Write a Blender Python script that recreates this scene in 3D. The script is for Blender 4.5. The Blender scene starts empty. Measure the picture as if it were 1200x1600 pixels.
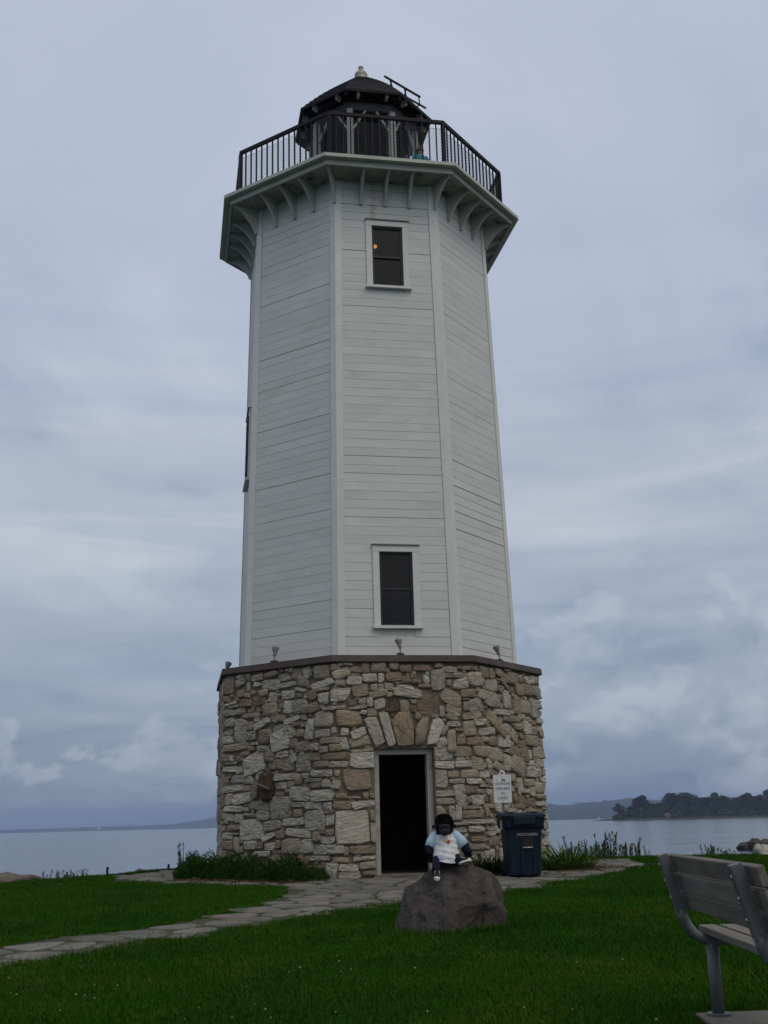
import bpy, bmesh, math, random
import numpy as np
from mathutils import Vector, Matrix, noise, bvhtree

random.seed(7)
RNG = np.random.default_rng(7)
PI = math.pi
rad = math.radians
scene = bpy.context.scene
COL = scene.collection

# ------------------------------------------------------------------ camera, sky, sun, exposure
CAM_Y, CAM_Z = -23.7975, 0.8635
PITCH, YAW, ROLL = rad(15.35), rad(0.69), rad(1.42)
cam = bpy.data.cameras.new('camera')
cam_ob = bpy.data.objects.new('camera', cam); COL.objects.link(cam_ob)
fw = Vector((math.sin(YAW)*math.cos(PITCH), math.cos(YAW)*math.cos(PITCH), math.sin(PITCH)))
up0 = Vector((-math.sin(YAW)*math.sin(PITCH), -math.cos(YAW)*math.sin(PITCH), math.cos(PITCH)))
rt0 = Vector((math.cos(YAW), -math.sin(YAW), 0))
rt = rt0*math.cos(ROLL) - up0*math.sin(ROLL)
up = rt0*math.sin(ROLL) + up0*math.cos(ROLL)
mw = Matrix((rt, up, -fw)).transposed().to_4x4()
mw.translation = (0, CAM_Y, CAM_Z)
cam_ob.matrix_world = mw
cam.sensor_fit = 'VERTICAL'; cam.sensor_height = 24; cam.sensor_width = 18
cam.lens = 24*1771.2/1600
cam.clip_start = 0.1; cam.clip_end = 30000
scene.camera = cam_ob

SUN_EL, SUN_ROT = rad(52), rad(140)
world = bpy.data.worlds.new('World'); scene.world = world
world.use_nodes = True
def build_world():
    nt = world.node_tree; nt.nodes.clear()
    N, K = nt.nodes.new, nt.links.new
    def math_(op, a, b=None):
        n = N('ShaderNodeMath'); n.operation = op
        for i, v in enumerate((a, b)):
            if v is None: continue
            if isinstance(v, (int, float)): n.inputs[i].default_value = v
            else: K(v, n.inputs[i])
        return n.outputs[0]
    def comb(x, y, z):
        n = N('ShaderNodeCombineXYZ')
        for i, v in enumerate((x, y, z)):
            if isinstance(v, (int, float)): n.inputs[i].default_value = v
            else: K(v, n.inputs[i])
        return n.outputs[0]
    def noise_(vec, scale, detail=6, rough=.55, dist=0.0):
        n = N('ShaderNodeTexNoise'); K(vec, n.inputs['Vector'])
        n.inputs['Scale'].default_value = scale; n.inputs['Detail'].default_value = detail
        n.inputs['Roughness'].default_value = rough; n.inputs['Distortion'].default_value = dist
        return n.outputs[0]
    def ramp(fac, stops, ease='EASE'):
        n = N('ShaderNodeValToRGB'); K(fac, n.inputs[0]); n.color_ramp.interpolation = ease
        e = n.color_ramp.elements
        while len(e) < len(stops): e.new(.5)
        for i, (p, c) in enumerate(stops): e[i].position = p; e[i].color = (*c, 1) if len(c) == 3 else c
        return n.outputs[0]
    def mix(kind, fac, a, b):
        n = N('ShaderNodeMix'); n.data_type = 'RGBA'; n.blend_type = kind
        for k, v in ((0, fac), (6, a), (7, b)):
            if isinstance(v, (int, float)): n.inputs[k].default_value = v
            elif isinstance(v, tuple): n.inputs[k].default_value = (*v, 1)
            else: K(v, n.inputs[k])
        return n.outputs[2]
    tc = N('ShaderNodeTexCoord'); nrm = N('ShaderNodeVectorMath'); nrm.operation = 'NORMALIZE'
    K(tc.outputs['Generated'], nrm.inputs[0])
    sp = N('ShaderNodeSeparateXYZ'); K(nrm.outputs[0], sp.inputs[0])
    X, Y, Z = sp.outputs
    zc = math_('MAXIMUM', Z, 0.0)
    den = math_('ADD', zc, 0.16)
    px, py = math_('DIVIDE', X, den), math_('DIVIDE', Y, den)
    # base: how bright the overcast is from the horizon upwards
    S = 10.0   # colours are given as seen, the background strength below is 0.1
    base = ramp(zc, [(0.0, (.158, .205, .272)), (.05, (.20, .25, .325)), (.12, (.28, .33, .405)), (.25, (.385, .43, .50)), (.45, (.40, .45, .545)), (.75, (.43, .475, .575)), (1, (.45, .49, .57))])
    # the overcast is whiter and warmer round the hidden sun, high behind the viewer
    dt = N('ShaderNodeVectorMath'); dt.operation = 'DOT_PRODUCT'; K(nrm.outputs[0], dt.inputs[0])
    dt.inputs[1].default_value = (math.sin(SUN_ROT)*math.cos(SUN_EL), math.cos(SUN_ROT)*math.cos(SUN_EL), math.sin(SUN_EL))
    glow = ramp(dt.outputs['Value'], [(.35, (0,)*3), (1.0, (.75,)*3)])
    base = mix('MIX', glow, base, (.80, .745, .63))
    lay = noise_(comb(px, py, 0.0), 1.15, 7, .55, .6)
    layc = ramp(lay, [(.30, (.76, .80, .87)), (.5, (.99, .99, .995)), (.70, (1.20, 1.18, 1.13))])
    c1 = mix('MULTIPLY', 1.0, base, layc)
    # long low stratus bands
    band = noise_(comb(math_('MULTIPLY', px, .35), math_('MULTIPLY', py, .3), math_('MULTIPLY', Z, 9.0)), 1.9, 5, .55, .8)
    bandc = ramp(band, [(.34, (.76, .82, .90)), (.55, (1.0, 1.0, 1.0)), (.70, (1.18, 1.15, 1.10))])
    bfade = ramp(zc, [(0.0, (.7,)*3), (.18, (1,)*3), (.55, (.0,)*3)])
    c2 = mix('MULTIPLY', bfade, c1, bandc)
    # heaped cumulus tops low in the sky, thicker towards one side of the lake
    cv = comb(math_('MULTIPLY', X, 6.0), math_('MULTIPLY', Y, 6.0), math_('MULTIPLY', Z, 8.5))
    cu = noise_(cv, 1.25, 9, .56, .35)
    lump = math_('ADD', cu, math_('MULTIPLY', X, .28))
    edge = math_('SUBTRACT', lump, math_('MULTIPLY', math_('ABSOLUTE', math_('SUBTRACT', Z, .085)), 1.7))
    cm = ramp(edge, [(.40, (0,)*3), (.44, (.65,)*3), (.53, (1,)*3)])
    lift = N('ShaderNodeVectorMath'); lift.operation = 'ADD'; K(cv, lift.inputs[0]); lift.inputs[1].default_value = (-.05, .0, .20)
    shade = math_('ADD', math_('MULTIPLY', math_('SUBTRACT', cu, noise_(lift.outputs[0], 1.25, 9, .56, .35)), 2.6), .5)
    cucol = ramp(shade, [(.20, (.215, .264, .345)), (.48, (.295, .345, .425)), (.80, (.42, .462, .53))])
    c3 = mix('MIX', math_('MULTIPLY', cm, .68), c2, cucol)
    sc = mix('MULTIPLY', 1.0, c3, (S, S, S))
    sky = N('ShaderNodeTexSky'); sky.sky_type = 'NISHITA'; sky.sun_disc = False
    sky.sun_elevation = SUN_EL; sky.sun_rotation = SUN_ROT
    out = mix('MIX', .93, sky.outputs[0], sc)
    bg = N('ShaderNodeBackground'); bg.inputs[1].default_value = 0.1; K(out, bg.inputs[0])
    wo = N('ShaderNodeOutputWorld'); K(bg.outputs[0], wo.inputs[0])
build_world()

sun = bpy.data.lights.new('sun', 'SUN'); sun.energy = 0.5; sun.angle = rad(25); sun.color = (1, .97, .92)
sun_ob = bpy.data.objects.new('sun', sun); COL.objects.link(sun_ob)
sd = Vector((math.sin(SUN_ROT)*math.cos(SUN_EL), math.cos(SUN_ROT)*math.cos(SUN_EL), math.sin(SUN_EL)))
sun_ob.rotation_euler = sd.to_track_quat('Z', 'Y').to_euler(); sun_ob.location = (20, -30, 60)

vs = scene.view_settings
scene.display_settings.display_device = 'sRGB'
vs.view_transform = 'Standard'; vs.look = 'None'; vs.gamma = 1; vs.use_curve_mapping = False
vs.exposure = 0.28
scene.cycles.max_bounces = 8; scene.cycles.volume_bounces = 0; scene.cycles.use_denoising = True

# ------------------------------------------------------------------ helpers
class M:
    """collects shapes, then links them as one mesh object"""
    def __init__(s): s.v = []; s.f = []
    def add(s, vs_, fs):
        o = len(s.v); s.v += [tuple(p) for p in vs_]; s.f += [tuple(i+o for i in f) for f in fs]; return s
    def box(s, c, size, rot=None):
        c = Vector(c); hx, hy, hz = size[0]/2, size[1]/2, size[2]/2
        P = [Vector((a*hx, b*hy, d*hz)) for a, b, d in ((-1,-1,-1),(1,-1,-1),(1,1,-1),(-1,1,-1),(-1,-1,1),(1,-1,1),(1,1,1),(-1,1,1))]
        if rot is not None: P = [rot @ p for p in P]
        return s.add([c+p for p in P], ((3,2,1,0),(4,5,6,7),(0,1,5,4),(1,2,6,5),(2,3,7,6),(3,0,4,7)))
    def hexa(s, P):
        return s.add(P, ((3,2,1,0),(4,5,6,7),(0,1,5,4),(1,2,6,5),(2,3,7,6),(3,0,4,7)))
    def prism(s, poly, ext):
        n = len(poly); e = Vector(ext); A = [Vector(p) for p in poly]
        s.add(A+[p+e for p in A], [tuple(range(n-1, -1, -1)), tuple(range(n, 2*n))]+[(i, (i+1) % n, (i+1) % n+n, i+n) for i in range(n)])
        return s
    def tube(s, pts, r, n=8, flat=1.0):
        P = [Vector(p) for p in pts]; R = r if isinstance(r, (list, tuple)) else [r]*len(P)
        V = []; prev = None
        for i, p in enumerate(P):
            t = (P[min(i+1, len(P)-1)]-P[max(i-1, 0)]).normalized()
            if prev is None:
                a = Vector((0, 0, 1)) if abs(t.z) < .9 else Vector((1, 0, 0))
                u = t.cross(a).normalized()
            else: u = (prev - t*prev.dot(t)).normalized()
            prev = u; w = t.cross(u)
            V += [p+(u*math.cos(2*PI*j/n)+w*math.sin(2*PI*j/n)*flat)*R[i] for j in range(n)]
        F = [(i*n+j, i*n+(j+1) % n, (i+1)*n+(j+1) % n, (i+1)*n+j) for i in range(len(P)-1) for j in range(n)]
        F += [tuple(range(n-1, -1, -1)), tuple(range((len(P)-1)*n, len(P)*n))]
        return s.add(V, F)
    def bar(s, a, b, w, d, upv=(0, 0, 1)):
        a, b = Vector(a), Vector(b); t = (b-a).normalized(); u = Vector(upv); x = t.cross(u)
        if x.length < 1e-4: x = t.cross(Vector((1, 0, 0)))
        x.normalize(); y = x.cross(t)
        q = [(-1,-1),(1,-1),(1,1),(-1,1)]
        return s.hexa([a+x*i*w/2+y*j*d/2 for i, j in q]+[b+x*i*w/2+y*j*d/2 for i, j in q])
    def lathe(s, prof, c=(0, 0, 0), n=16, axis=None, sx=1, sy=1):
        c = Vector(c); rot = Vector((0, 0, 1)).rotation_difference(Vector(axis)).to_matrix() if axis is not None else None
        V = []
        for r, z in prof:
            for j in range(n):
                p = Vector((r*sx*math.cos(2*PI*j/n), r*sy*math.sin(2*PI*j/n), z)); V.append(c+(rot @ p if rot else p))
        m = len(prof)
        F = [(i*n+j, i*n+(j+1) % n, (i+1)*n+(j+1) % n, (i+1)*n+j) for i in range(m-1) for j in range(n)]
        F += [tuple(range(n-1, -1, -1)), tuple(range((m-1)*n, m*n))]
        return s.add(V, F)
    def ball(s, c, r, n=10, rot=None):
        r = r if isinstance(r, (tuple, list)) else (r, r, r); V = []; m = max(5, n//2+1)
        for i in range(1, m):
            th = PI*i/m
            for j in range(n):
                p = Vector((r[0]*math.sin(th)*math.cos(2*PI*j/n), r[1]*math.sin(th)*math.sin(2*PI*j/n), -r[2]*math.cos(th)))
                V.append(Vector(c)+(rot @ p if rot else p))
        F = [(i*n+j, i*n+(j+1) % n, (i+1)*n+(j+1) % n, (i+1)*n+j) for i in range(m-2) for j in range(n)]
        V += [Vector(c)+((rot @ Vector((0, 0, -r[2]))) if rot else Vector((0, 0, -r[2]))), Vector(c)+((rot @ Vector((0, 0, r[2]))) if rot else Vector((0, 0, r[2])))]
        a = (m-1)*n
        F += [((j+1) % n, j, a) for j in range(n)]+[((m-2)*n+j, (m-2)*n+(j+1) % n, a+1) for j in range(n)]
        return s.add(V, F)
    def mesh(s, name, smooth=False):
        me = bpy.data.meshes.new(name); me.from_pydata([tuple(p) for p in s.v], [], s.f); me.update()
        if smooth: me.shade_smooth()
        return me
    def build(s, name, mat=None, parent=None, smooth=False, kind=None, bevel=0):
        o = link(name, s.mesh(name, smooth), mat, parent)
        if kind: o['kind'] = kind
        if bevel:
            b = o.modifiers.new('bevel', 'BEVEL'); b.width = bevel; b.segments = 2; b.limit_method = 'ANGLE'
        return o
def link(name, data, mat=None, parent=None):
    o = bpy.data.objects.new(name, data); COL.objects.link(o)
    if mat is not None and data is not None and len(data.materials) == 0: data.materials.append(mat)
    if parent is not None: o.parent = parent
    return o
def tag(o, label, cat, group=None):
    o['label'] = label; o['category'] = cat
    if group: o['group'] = group
    return o
def thing(name, loc, label, cat, group=None, rotz=0):
    o = bpy.data.objects.new(name, None); COL.objects.link(o); o.location = loc; o.rotation_euler = (0, 0, rotz)
    o.empty_display_size = .2
    return tag(o, label, cat, group)
def copy_tree(o, parent=None):
    c = o.copy(); COL.objects.link(c)
    if parent is not None: c.parent = parent
    for ch in o.children: copy_tree(ch, c)
    return c
def np_mesh(name, V, F, mat, parent=None, smooth=False, kind=None):
    """V (n,3), F (m,k) numpy arrays, all faces with k corners"""
    me = bpy.data.meshes.new(name); k = F.shape[1]
    me.vertices.add(len(V)); me.vertices.foreach_set('co', V.astype(np.float32).ravel())
    me.loops.add(F.size); me.loops.foreach_set('vertex_index', F.astype(np.int32).ravel())
    me.polygons.add(len(F)); me.polygons.foreach_set('loop_start', np.arange(0, F.size, k, dtype=np.int32))
    me.update(calc_edges=True)
    if smooth: me.shade_smooth()
    o = link(name, me, mat, parent)
    if kind: o['kind'] = kind
    return o
def text_part(name, body, mat, parent, loc, rot, size, depth=.0015, ax='CENTER', sx=1.0):
    cu = bpy.data.curves.new(name, 'FONT'); cu.body = body; cu.size = size; cu.extrude = depth
    cu.align_x = ax; cu.align_y = 'CENTER'; cu.resolution_u = 2
    t = bpy.data.objects.new('tmp', cu); COL.objects.link(t)
    dg = bpy.context.evaluated_depsgraph_get(); me = bpy.data.meshes.new_from_object(t.evaluated_get(dg))
    bpy.data.objects.remove(t); bpy.data.curves.remove(cu); me.name = name
    me.materials.clear()
    o = link(name, me, mat, parent); o.location = loc; o.rotation_euler = rot; o.scale = (sx, 1, 1)
    return o

# ------------------------------------------------------------------ materials
def mat(name, col, rough=.7, var=.15, vscale=4.0, bump=0.0, bscale=30.0, obj_var=0.0, tint=None, spec=.3, metal=0.0, stretch=(1, 1, 1), bdist=.01, dirt=None, dscale=1.5, dlo=.52, dhi=.7, coat=0, attr=None, uv=None, extra=None, detail=6):
    m = bpy.data.materials.new(name); m.use_nodes = True
    nt = m.node_tree; N, K = nt.nodes.new, nt.links.new; b = nt.nodes['Principled BSDF']
    b.inputs['Roughness'].default_value = rough; b.inputs['Metallic'].default_value = metal
    b.inputs['Specular IOR Level'].default_value = spec
    if coat: b.inputs['Coat Weight'].default_value = coat
    if uv:
        u = N('ShaderNodeUVMap'); u.uv_map = uv; src = u.outputs[0]
    else:
        tcn = N('ShaderNodeTexCoord'); src = tcn.outputs['Object']
    mp = N('ShaderNodeMapping'); mp.inputs['Scale'].default_value = stretch; K(src, mp.inputs[0])
    if obj_var:
        oi = N('ShaderNodeObjectInfo'); add = N('ShaderNodeVectorMath'); add.operation = 'MULTIPLY_ADD'
        cx = N('ShaderNodeCombineXYZ')
        for i in range(3): K(oi.outputs['Random'], cx.inputs[i])
        K(cx.outputs[0], add.inputs[0]); add.inputs[1].default_value = (37, 53, 71); K(mp.outputs[0], add.inputs[2]); vec = add.outputs[0]
    else: vec = mp.outputs[0]
    def nz(sc, de=detail, ro=.6):
        n = N('ShaderNodeTexNoise'); n.inputs['Scale'].default_value = sc; n.inputs['Detail'].default_value = de
        n.inputs['Roughness'].default_value = ro; K(vec, n.inputs['Vector']); return n.outputs[0]
    def mx(kind, fac, a, c):
        n = N('ShaderNodeMix'); n.data_type = 'RGBA'; n.blend_type = kind
        for k_, v in ((0, fac), (6, a), (7, c)):
            if isinstance(v, (int, float)): n.inputs[k_].default_value = v
            elif isinstance(v, tuple): n.inputs[k_].default_value = (*v, 1)
            else: K(v, n.inputs[k_])
        return n.outputs[2]
    def mr(v, a, b_, c, d):
        n = N('ShaderNodeMapRange'); K(v, n.inputs[0])
        for i, q in enumerate((a, b_, c, d)): n.inputs[i+1].default_value = q
        return n.outputs[0]
    if attr:
        at = N('ShaderNodeAttribute'); at.attribute_name = attr; c = at.outputs['Color']
    else: c = tuple(col)
    if tint:
        c = mx('MIX', mr(nz(vscale*.6, 3), .35, .65, 0, 1), c, tuple(tint))
    if var:
        v = mr(nz(vscale), .25, .75, 1-var, 1+var); c2 = mx('MULTIPLY', 1.0, c, v); c = c2
    if obj_var:
        c = mx('MULTIPLY', 1.0, c, mr(oi.outputs['Random'], 0, 1, 1-obj_var, 1+obj_var))
    if dirt:
        c = mx('MIX', mr(nz(dscale, 8, .65), dlo, dhi, 0, 1), c, tuple(dirt))
    if extra: c = extra(nt, c, mx, mr, nz, vec)
    if isinstance(c, tuple): b.inputs['Base Color'].default_value = (*c, 1)
    else: K(c, b.inputs['Base Color'])
    if bump:
        bn = N('ShaderNodeBump'); bn.inputs['Strength'].default_value = bump; bn.inputs['Distance'].default_value = bdist
        K(nz(bscale, 8, .65), bn.inputs['Height']); K(bn.outputs[0], b.inputs['Normal'])
    return m

def paint_extra(nt, c, mx, mr, nz, vec):
    """rust run under the gallery over the upper window, mildew and flaking along the boards"""
    N, K = nt.nodes.new, nt.links.new
    tc = N('ShaderNodeTexCoord'); sp = N('ShaderNodeSeparateXYZ'); K(tc.outputs['Object'], sp.inputs[0])
    def m(op, a, b_):
        n = N('ShaderNodeMath'); n.operation = op; n.use_clamp = op == 'MULTIPLY'
        for i, v in enumerate((a, b_)):
            if isinstance(v, (int, float)): n.inputs[i].default_value = v
            else: K(v, n.inputs[i])
        return n.outputs[0]
    # rust streak: narrow in x, between z = 12.9 and 13.75, on the camera side
    dx = m('ABSOLUTE', m('SUBTRACT', sp.outputs[0], .175), 0)
    wig = m('MULTIPLY', nz(7, 4), .10)
    inx = mr(m('SUBTRACT', dx, wig), -.03, .05, 1, 0)
    inz = m('MULTIPLY', mr(sp.outputs[2], 12.9, 13.1, 0, 1), mr(sp.outputs[1], -2.2, -2.0, 1, 0))
    f = m('MULTIPLY', m('MULTIPLY', inx, inz), mr(nz(11, 5), .42, .6, 0, .75))
    c = mx('MIX', f, c, (.26, .17, .05))
    fl = mr(nz(5.5, 9, .7), .70, .76, 0, .55)
    c = mx('MIX', fl, c, (.30, .28, .24))
    # peeled slivers and hairline cracks running along the boards, here and there
    mp = N('ShaderNodeMapping'); mp.inputs['Scale'].default_value = (1.3, 1.3, 30); K(tc.outputs['Object'], mp.inputs[0])
    n = N('ShaderNodeTexNoise'); n.inputs['Scale'].default_value = 1.6; n.inputs['Detail'].default_value = 5; n.inputs['Roughness'].default_value = .6; K(mp.outputs[0], n.inputs['Vector'])
    cr = m('MULTIPLY', mr(n.outputs[0], .665, .70, 0, .8), mr(nz(.7, 3), .42, .62, 0, 1))
    return mx('MIX', cr, c, (.16, .15, .135))

WHITE_BOARD = mat('weathered white clapboard paint', (.55, .558, .54), .6, .07, 1.2, .12, 40, obj_var=.032, dirt=(.43, .42, .38), dscale=.9, dlo=.56, dhi=.85, stretch=(1, 1, 2.2), extra=paint_extra, bdist=.004)
WHITE_TRIM = mat('white trim paint', (.585, .592, .575), .55, .06, 3, .1, 40, obj_var=.03, dirt=(.42, .40, .34), dscale=2.2, dlo=.62, dhi=.85, bdist=.004)
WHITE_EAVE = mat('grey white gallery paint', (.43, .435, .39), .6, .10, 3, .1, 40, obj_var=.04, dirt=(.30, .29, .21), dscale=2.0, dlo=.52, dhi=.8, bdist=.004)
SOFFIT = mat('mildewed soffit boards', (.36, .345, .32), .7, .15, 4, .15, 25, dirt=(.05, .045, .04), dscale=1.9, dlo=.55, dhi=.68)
BLACK_IRON = mat('black painted iron', (.007, .007, .010), .6, .2, 8, .08, 60, spec=.2)
WIRE = mat('galvanised wire', (.10, .105, .11), .6, .15, 9)
ROOF = mat('dark weathered roof shingle', (.017, .016, .017), .85, .3, 5, .6, 26, stretch=(1, 1, 2), bdist=.02)
DARK_WOOD = mat('dark stained roof underside', (.016, .014, .014), .8, .3, 5, .2, 30)
LANTERN_WHITE = mat('greyed white lantern paint', (.31, .31, .30), .6, .12, 4, .1, 40, obj_var=.06, dirt=(.2, .19, .17), dscale=2, dlo=.55, dhi=.8)
COPING = mat('brown painted coping', (.066, .049, .047), .75, .2, 3, .35, 22, tint=(.088, .068, .064), bdist=.01)
MORTAR = mat('brown mortar', (.19, .15, .11), .95, .25, 5, .8, 26, tint=(.135, .10, .072), bdist=.02)
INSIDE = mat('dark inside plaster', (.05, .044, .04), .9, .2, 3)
JAMB = mat('weathered cream door frame', (.36, .355, .32), .6, .12, 4, .1, 40, dirt=(.2, .19, .16), dscale=3)
SASH = mat('dark window sash', (.020, .021, .024), .5, .2, 9)
RUST = mat('rusted iron fixture', (.040, .028, .022), .8, .4, 9, .4, 30, tint=(.07, .035, .02))
VENT = mat('galvanised roof vent', (.40, .385, .35), .5, .2, 6, .1, 30, metal=.3, tint=(.28, .25, .19))
LAMP_GREY = mat('grey floodlight enamel', (.20, .19, .19), .5, .15, 12, .05, 60, metal=.2)

def glass_mat(name, tint, fac):
    m = bpy.data.materials.new(name); m.use_nodes = True; nt = m.node_tree; nt.nodes.clear()
    N, K = nt.nodes.new, nt.links.new
    g = N('ShaderNodeBsdfGlossy'); g.inputs['Roughness'].default_value = .03; g.inputs['Color'].default_value = (.9, .9, .9, 1)
    t = N('ShaderNodeBsdfTransparent'); t.inputs['Color'].default_value = (*tint, 1)
    fr = N('ShaderNodeFresnel'); fr.inputs[0].default_value = fac
    nz = N('ShaderNodeTexNoise'); nz.inputs['Scale'].default_value = 1.5; bp = N('ShaderNodeBump'); bp.inputs['Strength'].default_value = .03
    K(nz.outputs[0], bp.inputs['Height']); K(bp.outputs[0], g.inputs['Normal'])
    mx = N('ShaderNodeMixShader'); o = N('ShaderNodeOutputMaterial')
    K(fr.outputs[0], mx.inputs[0]); K(t.outputs[0], mx.inputs[1]); K(g.outputs[0], mx.inputs[2]); K(mx.outputs[0], o.inputs[0])
    return m
GLASS = glass_mat('window glass', (.55, .54, .57), 1.33)

# ------------------------------------------------------------------ ground, water, path
LAND = [(-60,-45),(-30,-22),(-14,-8.5),(-8.6,-3.6),(-7.0,-1.2),(-6.2,0.8),(-5.4,3.2),(-2.5,5.8),(3,6.6),(6.3,4.6),(9.5,3.4),(15,-1.5),(30,-16),(60,-45)]
LA = np.array(LAND, float)
def land_dist(X, Y):
    """metres outside the land outline (negative inside); X, Y numpy arrays"""
    d = np.full(X.shape, 1e9); n = len(LA); inside = np.zeros(X.shape, bool)
    for i in range(n):
        a, b = LA[i], LA[(i+1) % n]; e = b-a
        t = np.clip(((X-a[0])*e[0]+(Y-a[1])*e[1])/(e@e), 0, 1)
        d = np.minimum(d, np.hypot(X-a[0]-t*e[0], Y-a[1]-t*e[1]))
        c = ((a[1] > Y) != (b[1] > Y)) & (X < (b[0]-a[0])*(Y-a[1])/((b[1]-a[1]) or 1e-9)+a[0]); inside ^= c
    return np.where(inside, -d, d)
def height(X, Y):
    X, Y = np.asarray(X, float), np.asarray(Y, float)
    z = -0.04-0.0185*np.maximum(0, -4-Y)
    z = np.where(Y < -30, -0.04-0.0185*26, z)
    d = land_dist(X, Y); s = np.clip((d+.5)/3.6, 0, 1); s = s*s*(3-2*s)
    z = z-2.1*s
    z = z+.012*np.sin(X*1.3+.4)*np.sin(Y*1.1)+.008*np.sin(X*3.1+Y*2.3)
    return z
def gz(x, y): return float(height(np.array([x]), np.array([y]))[0])

GRASS_SOIL = mat('dark turf soil', (.012, .042, .003), .95, .35, 1.2, .5, 40, tint=(.014, .038, .004), spec=0)
def build_ground():
    xs = np.concatenate([np.arange(-60, -14, 2), np.arange(-14, 16, .25), np.arange(16, 61, 2)])
    ys = np.concatenate([np.arange(-45, -26, 2), np.arange(-26, 11.1, .25)])
    X, Y = np.meshgrid(xs, ys); Z = height(X, Y)
    V = np.stack([X, Y, Z], -1).reshape(-1, 3); nx = len(xs); ny = len(ys)
    i = np.arange(nx-1)[None, :]+np.arange(ny-1)[:, None]*nx; i = i.ravel()
    F = np.stack([i, i+1, i+nx+1, i+nx], -1)
    np_mesh('lawn', V, F, GRASS_SOIL, smooth=True, kind='structure')
build_ground()
WATER_Z = -1.4
def water_mat():
    m = bpy.data.materials.new('lake water'); m.use_nodes = True; nt = m.node_tree; N, K = nt.nodes.new, nt.links.new
    b = nt.nodes['Principled BSDF']; b.inputs['Base Color'].default_value = (.045, .06, .075, 1); b.inputs['Roughness'].default_value = .10
    b.inputs['IOR'].default_value = 1.33
    tc = N('ShaderNodeTexCoord'); h = None
    for sc, st, amp in (((.9, 2.2, 1), 1.0, .05), ((.10, .45, 1), 1.0, .22), ((.012, .05, 1), 1, .8)):
        mp = N('ShaderNodeMapping'); mp.inputs['Scale'].default_value = sc; K(tc.outputs['Object'], mp.inputs[0])
        n = N('ShaderNodeTexNoise'); n.inputs['Scale'].default_value = st; n.inputs['Detail'].default_value = 4; K(mp.outputs[0], n.inputs['Vector'])
        mu = N('ShaderNodeMath'); mu.operation = 'MULTIPLY'; K(n.outputs[0], mu.inputs[0]); mu.inputs[1].default_value = amp
        if h is None: h = mu.outputs[0]
        else:
            ad = N('ShaderNodeMath'); ad.operation = 'ADD'; K(h, ad.inputs[0]); K(mu.outputs[0], ad.inputs[1]); h = ad.outputs[0]
    bp = N('ShaderNodeBump'); bp.inputs['Strength'].default_value = .55; bp.inputs['Distance'].default_value = 1.0
    K(h, bp.inputs['Height']); K(bp.outputs[0], b.inputs['Normal'])
    return m
M().add([(-9000, -60, WATER_Z), (9000, -60, WATER_Z), (9000, 9000, WATER_Z), (-9000, 9000, WATER_Z)], [(0, 1, 2, 3)]).build('lake', water_mat(), kind='structure')

# far shores
FAR_GREEN = mat('far wooded shore', (.018, .027, .014), .95, .5, .02, 0, tint=(.026, .030, .018))
def ridge(name, y0, depth, prof, seed):
    """prof: (x, height above water) knots; rounded wooded land with an uneven crest"""
    xs = np.linspace(prof[0][0], prof[-1][0], 420); hs = np.interp(xs, [p[0] for p in prof], [p[1] for p in prof])
    V, F = [], []; rows = 9
    for r in range(rows):
        t = r/(rows-1); a = math.sin(PI*t)**.7
        for x, h in zip(xs, hs):
            nn = noise.noise((x/55+seed, r*.7, 0))*.18+noise.noise((x/14+seed, r*2.1, 3))*.13
            V.append((x+noise.noise((x/40, r, seed))*8, y0+depth*t, WATER_Z-.4+max(.6, h*(1+nn))*a))
    n = len(xs)
    for r in range(rows-1):
        for i in range(n-1): F.append((r*n+i, r*n+i+1, (r+1)*n+i+1, (r+1)*n+i))
    o = np_mesh(name, np.array(V), np.array(F), FAR_GREEN, kind='structure'); return o
ridge('far_shore', 6200, 1200, [(-3300, 16), (-2300, 17), (-1800, 20), (-1350, 23), (-1150, 28), (-1010, 48), (-900, 62), (-700, 66), (-500, 50), (0, 40), (900, 60), (1300, 95), (1800, 80), (3400, 60)], 1.5)
ridge('hills', 3300, 900, [(300, 18), (420, 36), (500, 48), (610, 44), (680, 50), (780, 58), (900, 54), (1000, 58), (1120, 56), (1300, 50), (1600, 45), (2200, 40)], 7.7)
ridge('peninsula', 845, 120, [(174, .1), (183, 1.5), (205, 2.2), (260, 2.0), (330, 2.5), (480, 3.0)], 3.1)

# path of flagstones round the tower and out across the lawn
TOWER_D = 9.7964                                           # how far the front wall is turned, degrees
PATH = [(-6.2,-15.2),(-4.6,-13.0),(-3.65,-12.16),(-3.18,-11.6),(-2.64,-11.05),(-2.11,-10.2),(-1.7,-9.4),(-1.4,-8.2),(-1.3,-6.7),(-1.42,-5.5),(-1.8,-4.75),(-2.6,-4.3),(-3.6,-3.5),(-4.9,-1.8),(-5.3,0.2),(-4.3,2.9),(-2,4.4),(1,4.9),(3.6,4.0),(5.4,1.6),(5.25,-0.5),(4.3,-3.0),(3.2,-5.0),(2.4,-6.3),(1.6,-7.3),(.4,-8.2),(-.25,-9.0),(-.7,-9.7),(-1.3,-10.9),(-1.87,-11.7),(-2.45,-12.55),(-3.1,-13.5),(-5.0,-15.8)]
PA = np.array(PATH, float)
def in_poly(P, X, Y):
    c = np.zeros(np.shape(X), bool); n = len(P)
    for i in range(n):
        a, b = P[i], P[(i+1) % n]
        c ^= ((a[1] > Y) != (b[1] > Y)) & (X < (b[0]-a[0])*(Y-a[1])/((b[1]-a[1]) or 1e-9)+a[0])
    return c
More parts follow.
